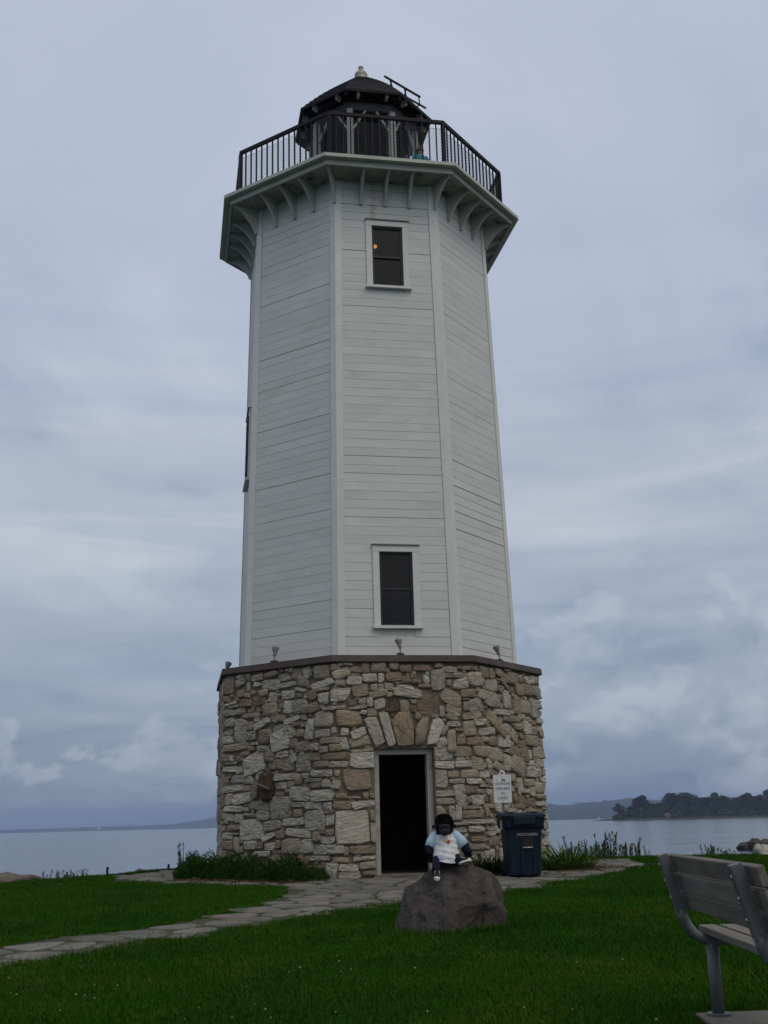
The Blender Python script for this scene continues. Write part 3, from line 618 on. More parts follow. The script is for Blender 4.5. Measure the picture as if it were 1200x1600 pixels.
STONES = "-3.16,0.81,0.56,0.36,0,w;2.82,1.84,0.55,0.35,-20,t;0.45,2.95,0.42,0.43,0,r;-3.13,1.99,0.5,0.35,20,w;-2.5,1.18,0.48,0.36,0,g;1.97,2.05,0.59,0.27,0,t;1.94,3.06,0.49,0.31,0,g;-1.73,0.94,0.46,0.33,0,w;-2.5,2.36,0.46,0.32,8,w;2.03,2.61,0.64,0.22,-35,o;3.75,2.14,0.59,0.23,0,t;2.47,3.09,0.41,0.32,-5,w;2.66,2.46,0.51,0.24,-25,t;-1.01,2.69,0.45,0.27,-5,o;-2.26,0.51,0.43,0.27,0,t;-0.78,1.94,0.45,0.25,0,w;3.26,3,0.45,0.25,0,t;3.43,1.77,0.58,0.19,0,w;1.4,3.38,0.4,0.27,0,t;-2.04,1.41,0.45,0.24,-3,w;1.42,2.91,0.43,0.25,15,g;-3.48,2.6,0.26,0.41,-3,g;3.6,3,0.3,0.35,0,w;3.43,2.36,0.54,0.19,0,t;2.82,3.51,0.44,0.23,0,b;0.85,3.05,0.4,0.25,-20,t;-3.81,3.48,0.31,0.3,0,b;2.31,2.31,0.42,0.22,0,w;1.91,3.33,0.41,0.22,0,g;-1.52,2.69,0.36,0.25,0,t;0.64,3.38,0.25,0.36,0,g;-1.45,0.45,0.6,0.15,0,w;-2.05,2.95,0.37,0.24,0,g;-1.17,3.1,0.37,0.24,0,w;3.36,3.34,0.38,0.23,0,b;-1.97,1.94,0.3,0.29,0,g;3.72,1.93,0.51,0.17,0,w;-1.55,1.37,0.44,0.19,0,w;3.08,2.21,0.32,0.26,0,b;3.27,2.6,0.33,0.25,0,w;-3.45,1.72,0.53,0.15,-5,w;0.68,2.04,0.33,0.24,0,w;-2.76,2.95,0.36,0.22,5,t;-3.41,1.39,0.44,0.18,10,w;3.19,1.17,0.44,0.18,0,r;2.4,1.9,0.27,0.29,-5,w;3.77,3.36,0.39,0.2,0,g;3.58,1.47,0.37,0.21,0,t;-2.1,0.74,0.55,0.14,-5,w;3.04,3.32,0.33,0.23,0,b;2.88,2.97,0.28,0.27,0,t;-3.61,2.31,0.63,0.12,3,b;1.45,2.08,0.39,0.19,0,t;0.98,1.3,0.2,0.37,12,w;1.19,2.49,0.26,0.28,0,t;-2.9,2.47,0.29,0.25,0,b;2.05,1.81,0.45,0.16,-20,t;-1.53,3.52,0.3,0.24,0,t;0.05,3.14,0.48,0.15,-5,w;1.67,2.45,0.55,0.13,5,w;2.88,1.49,0.24,0.29,10,w;2,1.13,0.26,0.26,0,w;-2.23,0.93,0.47,0.14,3,w;-0.81,0.43,0.47,0.14,0,r;1.4,0.85,0.73,0.09,0,w;-2.32,1.94,0.26,0.25,0,b;-1.28,2.02,0.5,0.13,0,o;-1.36,0.09,0.25,0.26,0,g;2.65,2.73,0.59,0.11,0,t;-0.24,2.95,0.27,0.24,0,d;-3,1.22,0.43,0.15,-5,g;0.63,1.6,0.22,0.29,0,g;-2.35,1.72,0.57,0.11,0,g;-1.89,0.51,0.25,0.25,0,w;-1.81,2.54,0.17,0.36,-10,w;1.75,0.51,0.36,0.17,0,b;-3.69,1.55,0.51,0.12,3,w;3.09,3.54,0.29,0.21,20,b;1.68,3.54,0.3,0.2,0,b;0.84,2.27,0.15,0.4,0,t;1.04,2.09,0.35,0.17,0,r;2.26,2.83,0.54,0.11,0,w;1.9,2.28,0.33,0.18,0,b;-0.82,2.28,0.37,0.16,10,t;2.7,2.12,0.39,0.15,-10,b;-1.99,2.22,0.32,0.18,10,b;-2.51,2.59,0.38,0.15,5,g;3.93,1.5,0.3,0.19,0,w;-1.54,3.32,0.47,0.12,12,w;-0.81,3.18,0.28,0.2,10,b;1.88,1.69,0.4,0.14,-10,b;-2.69,0.87,0.35,0.16,5,g;1.03,3.3,0.31,0.18,5,w;-2.96,2.71,0.39,0.14,20,w;1.99,3.57,0.26,0.21,20,b;3.08,2.03,0.32,0.17,0,b;3.23,1.55,0.36,0.15,0,t;-1.75,1.2,0.38,0.14,0,w;1.21,0.98,0.38,0.14,0,b;-3.12,1.53,0.16,0.33,0,r;1.32,1.87,0.24,0.22,0,t;1.54,3.13,0.29,0.18,0,t;-0.79,1.19,0.4,0.13,8,w;-1.52,3.05,0.23,0.22,0,w;-1.55,1.74,0.44,0.11,0,w;-2.32,2.97,0.2,0.24,0,w;-3.04,3.13,0.3,0.16,0,r;2.92,2.61,0.32,0.15,0,t;3.88,2.5,0.3,0.16,0,g;-0.49,3.12,0.34,0.14,10,t;3.45,3.54,0.34,0.14,0,w;3.71,3.58,0.34,0.14,0,g;3.32,1.38,0.28,0.17,0,w;3.54,2.56,0.25,0.19,0,t;2.43,3.53,0.31,0.15,-20,b;1.31,1.23,0.29,0.16,0,w;1.3,2.26,0.33,0.14,0,r;1.29,2.72,0.42,0.11,5,t;-0.47,3.59,0.27,0.17,0,t;-0.19,3.43,0.27,0.17,0,r;0.68,1.85,0.38,0.12,-3,w;-3.78,1.04,0.35,0.13,-10,w;0.9,2.83,0.28,0.16,-10,t;-1.05,0.02,0.37,0.12,3,g;-1.94,3.41,0.26,0.17,-10,t;-0.92,3.36,0.26,0.17,-5,w;-2.76,2.1,0.22,0.2,0,b;-2.97,0.38,0.44,0.1,0,w;1.48,2.61,0.4,0.11,5,w;-2.3,3.18,0.29,0.15,0,w;3.9,0.75,0.29,0.15,0,t;-2.92,1.06,0.27,0.16,0,g;2.47,3.35,0.47,0.09,-35,b;-2.11,3.55,0.2,0.21,-15,b;-3.37,3.12,0.3,0.14,0,r;-3.77,1.37,0.21,0.2,0,t;-3.65,1.19,0.42,0.1,-3,w;-3.55,0.52,0.14,0.3,0,g;-1.14,3.49,0.28,0.15,20,t;-0.64,3.4,0.28,0.15,0,w;-0.86,2.43,0.28,0.15,20,w;0.7,1.35,0.38,0.11,3,w;-3.8,2.47,0.26,0.16,5,w;-1.74,2.9,0.24,0.17,15,b;3.83,2.77,0.34,0.12,0,w;3,2.42,0.24,0.17,0,b;1.25,0.43,0.34,0.12,3,t;1.14,1.68,0.29,0.14,0,t;-2.38,3.52,0.27,0.15,5,g;-3.22,0.53,0.27,0.15,0,w;-1.53,2.44,0.31,0.13,0,g;3.92,1.76,0.3,0.13,0,t;0.35,3.59,0.35,0.11,0,r;-3.76,2.79,0.24,0.16,0,g;1.51,1.68,0.32,0.12,0,w;3.44,2.73,0.38,0.1,-15,t;1.01,2.3,0.2,0.19,0,b;0.7,1.21,0.38,0.1,0,t;0.61,1.04,0.2,0.19,0,t;-3.23,2.88,0.42,0.09,0,b;-1.17,1.19,0.29,0.13,-5,b;-3.78,0.54,0.25,0.15,0,b;1.14,1.41,0.25,0.15,0,b;-1.1,2.24,0.17,0.22,0,w;1.04,1.86,0.31,0.12,3,w;-1.38,2.3,0.37,0.1,0,t;1.19,3.12,0.28,0.13,0,b;-1.57,1.9,0.33,0.11,0,b;-2.73,1.94,0.2,0.18,0,b;-3.21,2.51,0.21,0.17,0,g;-0.46,2.93,0.21,0.17,10,w;0.88,2.71,0.22,0.16,-25,t;-1.62,0.3,0.44,0.08,0,w;-1.08,0.14,0.32,0.11,0,w;-1.69,1.57,0.27,0.13,0,b;-2.46,2.11,0.29,0.12,3,g;-1.44,0.61,0.29,0.12,0,w;2.2,3.59,0.23,0.15,0,t;-2.31,3.38,0.38,0.09,5,w;1.69,1.87,0.18,0.19,15,w;3.9,1.62,0.38,0.09,0,w;-2.67,3.17,0.2,0.17,-15,w;-1.67,0.67,0.2,0.17,0,b;-2.49,1.57,0.26,0.13,0,g;-2.75,0.51,0.26,0.13,0,w;-3.06,3.57,0.28,0.12,5,b;0.82,1.01,0.14,0.24,0,w;-3.5,3.52,0.21,0.16,20,g;-3.54,2.97,0.33,0.1,5,g;-2.67,2.78,0.22,0.15,0,g;-0.01,2.88,0.15,0.22,0,b;-1.2,1.89,0.33,0.1,0,t;-0.72,0.16,0.3,0.11,5,b;-2.55,1.95,0.18,0.18,0,b;-3.45,0.45,0.18,0.18,0,b;0.02,3.23,0.36,0.09,-5,w;-1.77,3.14,0.19,0.17,0,r;-2.74,3.6,0.32,0.1,10,b;0.65,2.24,0.2,0.16,25,w;-3.81,2.97,0.29,0.11,5,g;-2.77,0.68,0.29,0.11,20,w;3.89,0.52,0.29,0.11,0,w;-2.22,2.73,0.35,0.09,15,w;3.86,2.34,0.21,0.15,0,t;2.75,1.12,0.35,0.09,0,r;2.59,3.67,0.24,0.13,0,t;-3.62,0.85,0.28,0.11,0,t;0.86,3.56,0.28,0.11,-3,w;1.54,1.04,0.18,0.17,30,t;1.62,1.47,0.61,0.05,0,w;-1.87,3.56,0.15,0.2,25,g;-3.71,1.91,0.3,0.1,0,w;-3.78,0.71,0.25,0.12,0,w;1.15,2.89,0.15,0.2,0,b;3.89,2.92,0.3,0.1,0,g;1.24,0.72,0.3,0.1,0,w;-1.7,2.04,0.23,0.13,0,r;2.23,3.27,0.23,0.13,0,b;1.1,3.45,0.33,0.09,0,t;3.34,1.93,0.33,0.09,0,w;3.65,1.3,0.33,0.09,0,t;-3.85,2.12,0.21,0.14,0,g;-1.43,1.58,0.21,0.14,0,w;-0.71,3.59,0.14,0.21,0,b;-2.91,2.25,0.29,0.1,0,g;1.67,1.37,0.29,0.1,0,w;-2.19,2.3,0.17,0.17,0,b;-0.18,3.62,0.17,0.17,0,b;1.26,1.55,0.32,0.09,0,w;1.75,1.24,0.18,0.16,10,b;-1.39,0.94,0.16,0.18,0,w;-0.63,0.71,0.09,0.32,0,w;-2.22,2.52,0.13,0.22,20,g;-2.51,0.71,0.22,0.13,0,b;-1.26,2.17,0.22,0.13,0,o;-2.03,2.47,0.19,0.15,0,b;-3.76,0.39,0.28,0.1,0,b;3.95,1.28,0.25,0.11,0,w;0.04,3.58,0.21,0.13,0,r;-3.5,1.01,0.18,0.15,-10,w;-0.61,2.79,0.18,0.15,0,b;3.81,3.13,0.3,0.09,0,w;1.29,0.55,0.3,0.09,0,r;3.87,1.07,0.38,0.07,0,t;3.04,2.79,0.24,0.11,0,w;0.93,1,0.11,0.24,0,w;1.88,0.7,0.22,0.12,0,w;-3.83,2.58,0.26,0.1,10,g;3.85,2.61,0.26,0.1,0,w;-1.29,2.87,0.43,0.06,3,w;-2.08,1.22,0.32,0.08,0,g;0.03,3.37,0.23,0.11,0,b;0.94,0.71,0.25,0.1,3,w;-2.1,1.08,0.19,0.13,0,b;0.71,2.45,0.13,0.19,-20,b;-0.8,2.12,0.41,0.06,5,t;3.84,3.04,0.3,0.08,0,g;0.87,1.68,0.2,0.12,0,b;1.65,0.64,0.3,0.08,0,w;-2.92,2.6,0.34,0.07,5,t;-3.23,1.07,0.34,0.07,-5,g;3.35,1.97,0.29,0.08,0,w;1.72,1.56,0.29,0.08,0,w;1.68,1.12,0.29,0.08,0,t;-1.21,0.27,0.29,0.08,0,b;3.61,1.16,0.33,0.07,0,w;-0.89,3.56,0.21,0.11,0,b;3.75,0.43,0.21,0.11,0,w;-3.86,3.23,0.19,0.12,0,b;-1.73,1.64,0.38,0.06,0,g;3.92,0.91,0.25,0.09,0,w;1.22,3.58,0.32,0.07,0,b;0.91,1.56,0.28,0.08,0,w;-1.7,2.21,0.17,0.13,0,g;2.81,3.1,0.2,0.11,0,t;-3.48,2.09,0.21,0.1,0,b;-1.5,2.16,0.19,0.11,0,t;2.2,1.08,0.19,0.11,0,w;3.85,3.24,0.26,0.08,0,g;-1.44,1.18,0.16,0.13,0,w;0.89,2.57,0.23,0.09,0,w;3.95,1.17,0.25,0.08,0,w;3.81,0.61,0.33,0.06,0,w;-3.48,3.31,0.14,0.14,0,b;-3.24,2.68,0.14,0.14,0,b;-3.85,1.71,0.14,0.14,0,b;-0.28,3.25,0.15,0.13,0,t;-2.45,2.77,0.16,0.12,0,b;-2.2,2.04,0.12,0.16,20,w;-0.86,2.88,0.32,0.06,8,t;-3.77,2.02,0.38,0.05,0,g;-2.26,1.58,0.17,0.11,0,b;-0.77,2.98,0.17,0.11,30,g;-0.64,2.98,0.11,0.17,0,w;1.18,1.1,0.31,0.06,0,t;-0.72,0.29,0.31,0.06,3,w;-3.86,0.2,0.14,0.13,0,w;-1.11,2.45,0.13,0.14,0,w;0.54,2.06,0.07,0.26,0,g;-0.71,0.04,0.26,0.07,0,b;-1.53,3.22,0.3,0.06,3,t;-0.58,3.24,0.15,0.12,0,w;0.42,3.38,0.12,0.15,0,w;2.78,2.59,0.2,0.09,0,g;3.05,1.39,0.2,0.09,0,w;-0.63,1,0.1,0.18,0,b;-3.77,0.32,0.25,0.07,0,b;1.64,0.72,0.25,0.07,0,t;0.69,2.79,0.09,0.19,0,g;-2.09,1.62,0.17,0.1,0,b;-3.3,3.59,0.12,0.14,-10,b;-3.34,2.18,0.21,0.08,5,b;-1.26,3.59,0.15,0.11,0,b;1.11,1.23,0.11,0.15,15,t;0.38,3.26,0.23,0.07,0,r;-3.06,3.43,0.16,0.1,-10,w;-2.14,2.64,0.2,0.08,0,b;-3.3,1.55,0.16,0.1,0,b;-3,0.52,0.16,0.1,0,b;-3.54,0.3,0.2,0.08,0,g;-0.42,3.41,0.1,0.16,0,w;-1.39,0.74,0.16,0.1,0,b;-2.01,3.25,0.26,0.06,-12,w;-2.46,3.21,0.13,0.12,0,r;-3.74,3.13,0.26,0.06,10,w;-2.54,0.55,0.11,0.14,0,b;-1.91,1.72,0.17,0.09,0,t;0.2,3.42,0.17,0.09,-10,b;-1.18,1.34,0.19,0.08,0,o;1.37,1.38,0.21,0.07,0,g;-0.94,1.36,0.21,0.07,0,d;-0.44,3.24,0.12,0.12,0,t;-0.27,3.11,0.13,0.11,0,t;0.22,2.72,0.13,0.11,-30,t;-2.52,1.42,0.2,0.07,0,b;-3.44,0.6,0.14,0.1,0,g;1.15,0.24,0.14,0.1,0,g;0.23,3.34,0.17,0.08,0,b;0.83,3.45,0.17,0.08,0,g;0.97,0.82,0.27,0.05,0,t;-0.95,2.95,0.15,0.09,0,b;-0.22,2.74,0.15,0.09,0,d;-1.11,0.42,0.09,0.15,0,t;-2.61,0.41,0.22,0.06,0,b;-1.95,2.75,0.13,0.1,0,b;-1.95,2.62,0.13,0.1,0,b;-3.29,3.43,0.08,0.16,-5,w;-3.32,0.29,0.16,0.08,0,w;2.62,2.86,0.16,0.08,0,w;-3.66,3.07,0.24,0.05,8,g;-3.88,0.84,0.12,0.1,0,g;-1.42,1.08,0.2,0.06,0,b;-0.76,1.34,0.12,0.1,0,o;-3.2,2.27,0.14,0.08,0,b;-3.33,1.17,0.16,0.07,0,b;0.65,3.63,0.14,0.08,0,b;0.85,1.47,0.14,0.08,0,g;3.07,1.6,0.16,0.07,0,w;-3.32,3.26,0.12,0.09,0,g;-3.13,2.35,0.18,0.06,0,g;2.39,2.13,0.15,0.07,0,w;-0.77,2.8,0.13,0.08,-10,w;-1.03,3.65,0.17,0.06,0,g;1.19,0.32,0.2,0.05,0,t;0.83,3.32,0.09,0.11,0,g;-2.33,1.47,0.13,0.07,0,b;0.99,0.57,0.11,0.08,0,t;-0.95,1.31,0.21,0.04,0,g;1.06,0.9,0.16,0.05,0,b;-1.82,3.3,0.11,0.07,0,b;-0.94,0.28,0.09,0.08,0,w;-0.63,1.34,0.09,0.08,0,b;-3.58,2.82,0.07,0.1,0,w;0.98,2.47,0.14,0.05,0,w;-0.86,3.03,0.13,0.05,3,w;-3.69,2.11,0.06,0.1,0,w;1.15,3.02,0.15,0.04,0,b;-3.58,0.74,0.18,0.03,0,t;1.13,3.52,0.07,0.04,0,w;"
ARCH = [(((-.77,2.69),(-.52,2.71),(-.36,2.22),(-.56,2.16)),'w'), (((-.50,2.81),(-.31,2.80),(-.18,2.19),(-.33,2.17)),'g'), (((-.26,2.64),(-.12,2.80),(.09,2.80),(.16,2.48),(.14,2.18),(-.16,2.17)),'o'), (((.17,2.18),(.19,2.53),(.32,2.70),(.43,2.68),(.40,2.47),(.33,2.22)),'t'), (((.36,2.20),(.52,2.69),(.68,2.66),(.72,2.57),(.55,2.19)),'w')]
SLAB = ((-1.28,1.11),(-.68,1.11),(-.68,.525),(-1.28,.525))
def densify(poly, step, jit, rnd):
    if sum(a[0]*b[1]-b[0]*a[1] for a, b in zip(poly, poly[1:]+poly[:1])) < 0: poly = poly[::-1]
    out = []
    for a, b in zip(poly, poly[1:]+poly[:1]):
        l = math.hypot(b[0]-a[0], b[1]-a[1]); k = max(2, round(l/step))
        for j in range(k):
            t = .06+.88*j/k; out.append((a[0]+(b[0]-a[0])*t+rnd.uniform(-jit, jit), a[1]+(b[1]-a[1])*t+rnd.uniform(-jit, jit)))
    return out
def build_stones():
    rnd = srnd; shapes = []          # (area, visible, name, shape)
    g = .015; U0, U1 = -4*SIDE, 4*SIDE; nu, nz_ = int((U1-U0)/g), int(3.75/g)+4; occ = np.zeros((nz_, nu), bool)
    def cells(out):
        us = np.array([p[0] for p in out]); zs = np.array([p[1] for p in out])
        i0, i1 = int((us.min()-U0)/g)-1, int((us.max()-U0)/g)+2; j0, j1 = int((zs.min()+.04)/g)-1, int((zs.max()+.04)/g)+2
        i0, i1, j0, j1 = max(i0, 0), min(i1, nu), max(j0, 0), min(j1, nz_)
        if i1 <= i0 or j1 <= j0: return None
        X, Y = np.meshgrid(U0+(np.arange(i0, i1)+.5)*g, -.04+(np.arange(j0, j1)+.5)*g)
        return (slice(j0, j1), slice(i0, i1)), in_poly(np.array(out), X, Y)
    def mark(out):
        c = cells(out)
        if c: occ[c[0]] |= c[1]
    def colour(c):
        a = rnd.choice(TINT[c]); f = rnd.uniform(.90, 1.10); return tuple(min(.6, x*f) for x in a)
    def add(out, c, depth, rough, name='stone', bed=None):
        V, F, UV, (cu, cz) = stone_shape(out, depth, rough, rnd)
        us = [p[0] for p in out]; zs = [p[1] for p in out]
        ang = rnd.uniform(-.25, .25)+(PI/2 if (max(zs)-min(zs)) > 1.5*(max(us)-min(us)) else 0)
        vis = -2.6*SIDE/1.9 < cu < 1.52*SIDE
        shapes.append(((max(us)-min(us))*(max(zs)-min(zs)), vis, name, c, (V, F, UV, colour(c), ang, (rnd.uniform(-50, 50), rnd.uniform(-50, 50)))))
        mark(out)
    # the doorway stays free
    for i in range(nu):
        u = U0+(i+.5)*g
        if D0-.01 < u < D1+.01: occ[:int((DZ+.04)/g)+1, i] = True
    for poly, c in ARCH: add(densify(list(poly), .10, .006, rnd), c, .075, .006, 'arch_stone')
    add(densify(list(SLAB), .14, .003, rnd), 'w', .05, .002, 'square_slab')
    ents = [e.split(',') for e in STONES.split(';') if e]
    for u, z, w, h, a, c in ents:
        u, z, w, h, a = float(u), float(z), float(w), float(h), rad(float(a))
        if z+h/2 > 3.69: h = max(.05, 2*(3.69-z))
        o = rough_outline(u, z, w, h, a, rnd)
        cc = cells(o)
        if cc is None: continue
        if (occ[cc[0]] & cc[1]).sum() > .3*cc[1].sum():
            o = rough_outline(u, z, w*.75, h*.75, a, rnd); cc = cells(o)
            if (occ[cc[0]] & cc[1]).sum() > .42*cc[1].sum(): continue
        if in_poly(np.array([(D0, -.5), (D1, -.5), (D1, DZ), (D0, DZ)]), np.array([p[0] for p in o]), np.array([p[1] for p in o])).any():
            o = [(max(p[0], D1+.012) if u > -.03 else min(p[0], D0-.012), p[1]) if p[1] < DZ else p for p in o]
        flat = h < .5*w
        if c == 'd' or (c == 'r' and w*h > .12): add(o, c, .012, .008)  # recess over the arch drawn as dark colour; big red patch is mortar
        else: add(o, c, rnd.uniform(.036, .066)+(.035 if (abs(u-.05) < .2 and abs(z-3.0) < .08) else 0), .010 if c in 'wg' else .006)
    # rubble in what is left
    for size, tries in ((.40, 2500), (.30, 4000), (.22, 9000), (.15, 14000), (.10, 16000), (.065, 12000)):
        for _ in range(tries):
            u, z = rnd.uniform(U0+.2, U1-.2), rnd.uniform(0.0, 3.66)
            if occ[int((z+.04)/g), int((u-U0)/g)]: continue
            ar = rnd.choice((1.0, 1.3, 1.7, 2.4)); w, h = size*math.sqrt(ar), size/math.sqrt(ar)
            if z-h/2 < -.03 or z+h/2 > 3.7: continue
            o = rough_outline(u, z, w, h, rnd.uniform(-.15, .15), rnd); cc = cells(o)
            if cc is None: continue
            if (occ[cc[0]] & cc[1]).sum() > .06*cc[1].sum(): continue
            add(o, rnd.choice('wwggtttbbbr'), rnd.uniform(.03, .06)*(1 if size > .12 else .7), .006)
    seen = sorted([s for s in shapes if s[1]], key=lambda s: -s[0])
    keep = [s for s in seen if s[2] != 'stone']+[s for s in seen if s[2] == 'stone'][:294]
    for a, v, nm, c, sh in keep:
        o = stone_object(nm, [sh], BASE, c in 'tbo' and rnd.random() < .7)
        if nm == 'square_slab': o['label'] = 'large smooth square slab beside the doorway'
    ids = {id(s) for s in keep}
    o = stone_object('small_stones', [s[4] for s in shapes if id(s) not in ids], BASE, False); o['kind'] = 'stuff'
build_stones()

# --- door frame, step, coping
fr = M()
for a, b in ((D0+.002, D0+.10), (D1-.10, D1-.002)):
    fr.hexa([q(a, -.05, -.30), q(b, -.05, -.30), q(b, -.05, -.12), q(a, -.05, -.12), q(a, DZ-.10, -.30), q(b, DZ-.10, -.30), q(b, DZ-.10, -.12), q(a, DZ-.10, -.12)])
    if a < 0: fr.build('door_jamb', JAMB, LH); fr = M()
fr.build('door_jamb', JAMB, LH)
M().hexa([q(D0+.002, DZ-.098, -.30), q(D1-.002, DZ-.098, -.30), q(D1-.002, DZ-.098, -.115), q(D0+.002, DZ-.098, -.115), q(D0+.002, DZ-.003, -.30), q(D1-.002, DZ-.003, -.30), q(D1-.002, DZ-.003, -.115), q(D0+.002, DZ-.003, -.115)]).build('door_lintel', JAMB, LH)
M().hexa([q(D0-.06, -.2, -.50), q(D1+.06, -.2, -.50), q(D1+.06, -.2, .10), q(D0-.06, -.2, .10), q(D0-.06, .0, -.50), q(D1+.06, .0, -.50), q(D1+.06, -.005, .10), q(D0-.06, -.005, .10)]).build('door_step', FLAG, LH, bevel=.012)
m = M(); oct_tube(m, [(RB-.4, 3.685), (3.475, 3.685), (3.49, 3.70), (3.473, 3.815), (2.9, 3.85)]); m.build('base_coping', COPING, LH)
M().add(oct_ring(3.0, 3.846), [tuple(range(8))]).build('coping_top', COPING, LH)
# rusty fixture in the left wall
fx = M(); fx.hexa([bp(-1, s-.21, z, o) for z, s, o in ((1.32, -.13, .0), (1.32, .15, .0), (1.32, .15, .12), (1.32, -.13, .12), (1.80, -.16, .0), (1.80, .16, .0), (1.80, .16, .10), (1.80, -.16, .10))])
fxo = fx.build('rusty_fixture', RUST, LH, bevel=.03)
hd = M(); hd.hexa([bp(-1, s-.21, z, o) for z, s, o in ((1.58, -.13, .0), (1.50, .17, .0), (1.46, .17, .20), (1.54, -.13, .20), (1.86, -.12, .0), (1.86, .14, .0), (1.78, .12, .15), (1.80, -.10, .15))])
hd.build('hood', RUST, fxo, bevel=.02)
hb = M(); hb.bar(bp(-1, -.34, 1.62, .19), bp(-1, -.03, 1.52, .21), .02, .02); hb.ball(bp(-1, -.16, 1.76, .16), .016); hb.build('strap', LAMP_GREY, fxo)

# --- white tower: shell with window openings, clapboards, corner boards
WIN = [(0, -.33, .315, 4.43, 5.865), (0, -.30, .345, 11.49, 12.88), (-2, -.33, .33, 7.97, 9.40)]
m = M()
for k in range(8): wall_face(m, k, rw, 3.80, 13.95, [w[1:] for w in WIN if (w[0] % 8) == k])
SHAFT = m.build('tower_shaft', WHITE_BOARD, LH)
mi = M()
for k in range(8): wall_face(mi, k, lambda z: rw(z)-.16, 3.86, 13.9, [(w[1]-.05, w[2]+.05, w[3]-.05, w[4]+.05) for w in WIN if (w[0] % 8) == k], True)
mi.add(oct_ring(2.6, 13.9), [tuple(range(7, -1, -1))]); mi.add(oct_ring(2.6, 10.55), [tuple(range(8))]); mi.add(oct_ring(2.7, 7.0), [tuple(range(8))]); mi.add(oct_ring(2.7, 6.95), [tuple(range(7, -1, -1))])
mi.build('shaft_inside', mat('brown grey inside boards', (.036, .032, .036), .9, .15, 3), LH)
def board_hexa(m, k, s0, s1, z0, z1, o0, o1, ob=-.03):
    """clapboard between z0 and z1; s0, s1 functions of z"""
    m.hexa([wp(k, s0(z0), z0, ob), wp(k, s1(z0), z0, ob), wp(k, s1(z0), z0, o0), wp(k, s0(z0), z0, o0), wp(k, s0(z1), z1, ob), wp(k, s1(z1), z1, ob), wp(k, s1(z1), z1, o1), wp(k, s0(z1), z1, o1)])
def build_boards():
    rnd = random.Random(3); fill = M(); CB = .125
    for kk in range(8):
        k = kk if kk < 4 else kk-8
        z = 3.86; edges = []
        while z < 13.9:
            z1 = min(z+rnd.choice((.176, .178, .182, .180)), 13.92); edges.append((z, z1)); z = z1
        for z0, z1 in edges:
            gap = rnd.choice((.0025, .003, .0035, .004)) if rnd.random() < .70 else rnd.choice((.005, .006, .007, .009, .012, .015))
            if k == 1 and any(abs(z0-c_) < .09 for c_ in (7.35, 6.80, 6.40, 4.05)): gap = rnd.uniform(.014, .022)      # open cracks in the right face
            if k == 0 and any(abs(z0-c_) < .09 for c_ in (4.28, 6.6, 11.05)): gap = .011
            o0 = rnd.uniform(.0155, .0175); o1 = rnd.uniform(.0145, .016)
            spans = [(lambda zz: -(rw(zz)*S8-CB), lambda zz: rw(zz)*S8-CB)]
            for w in WIN:
                if w[0] == k and z0 < w[4]+.10 and z1 > w[3]-.05:
                    a, b = w[1]-.02, w[2]+.02
                    spans = [(spans[0][0], lambda zz, a=a: a), (lambda zz, b=b: b, spans[0][1])]
            for s0, s1 in spans:
                if k in (-1, 0, 1):
                    b = M(); t = rnd.uniform(-.0008, .0008)
                    board_hexa(b, k, s0, s1, z0+gap, z1, o0+t, o1+t); b.build('clapboard', WHITE_BOARD, SHAFT)
                else: board_hexa(fill, k, s0, s1, z0+gap, z1, o0, o1)
        for side in (-1, 1):
            zs = [3.86, rnd.uniform(6.2, 7.6), rnd.uniform(9.2, 11.2), 13.92]
            for z0, z1 in zip(zs[:-1], zs[1:]):
                b = M(); e = .010
                if side > 0: board_hexa(b, k, lambda zz: rw(zz)*S8-CB+.003, lambda zz: rw(zz)*S8+.014, z0+.004, z1, .036, .036)
                else: board_hexa(b, k, lambda zz: -(rw(zz)*S8+.014), lambda zz: -(rw(zz)*S8-CB+.003), z0+.004, z1, .034, .034)
                b.build('corner_board', WHITE_TRIM, SHAFT)
    f = fill.build('far_side_clapboards', WHITE_BOARD, SHAFT); f['kind'] = 'stuff'
build_boards()
SCREEN = mat('dark insect screen', (.012, .013, .016), .8, .2, 20)
def rect(m, k, a, b, z0, z1, o0, o1): board_hexa(m, k, lambda z: a, lambda z: b, z0, z1, o1, o1, o0)
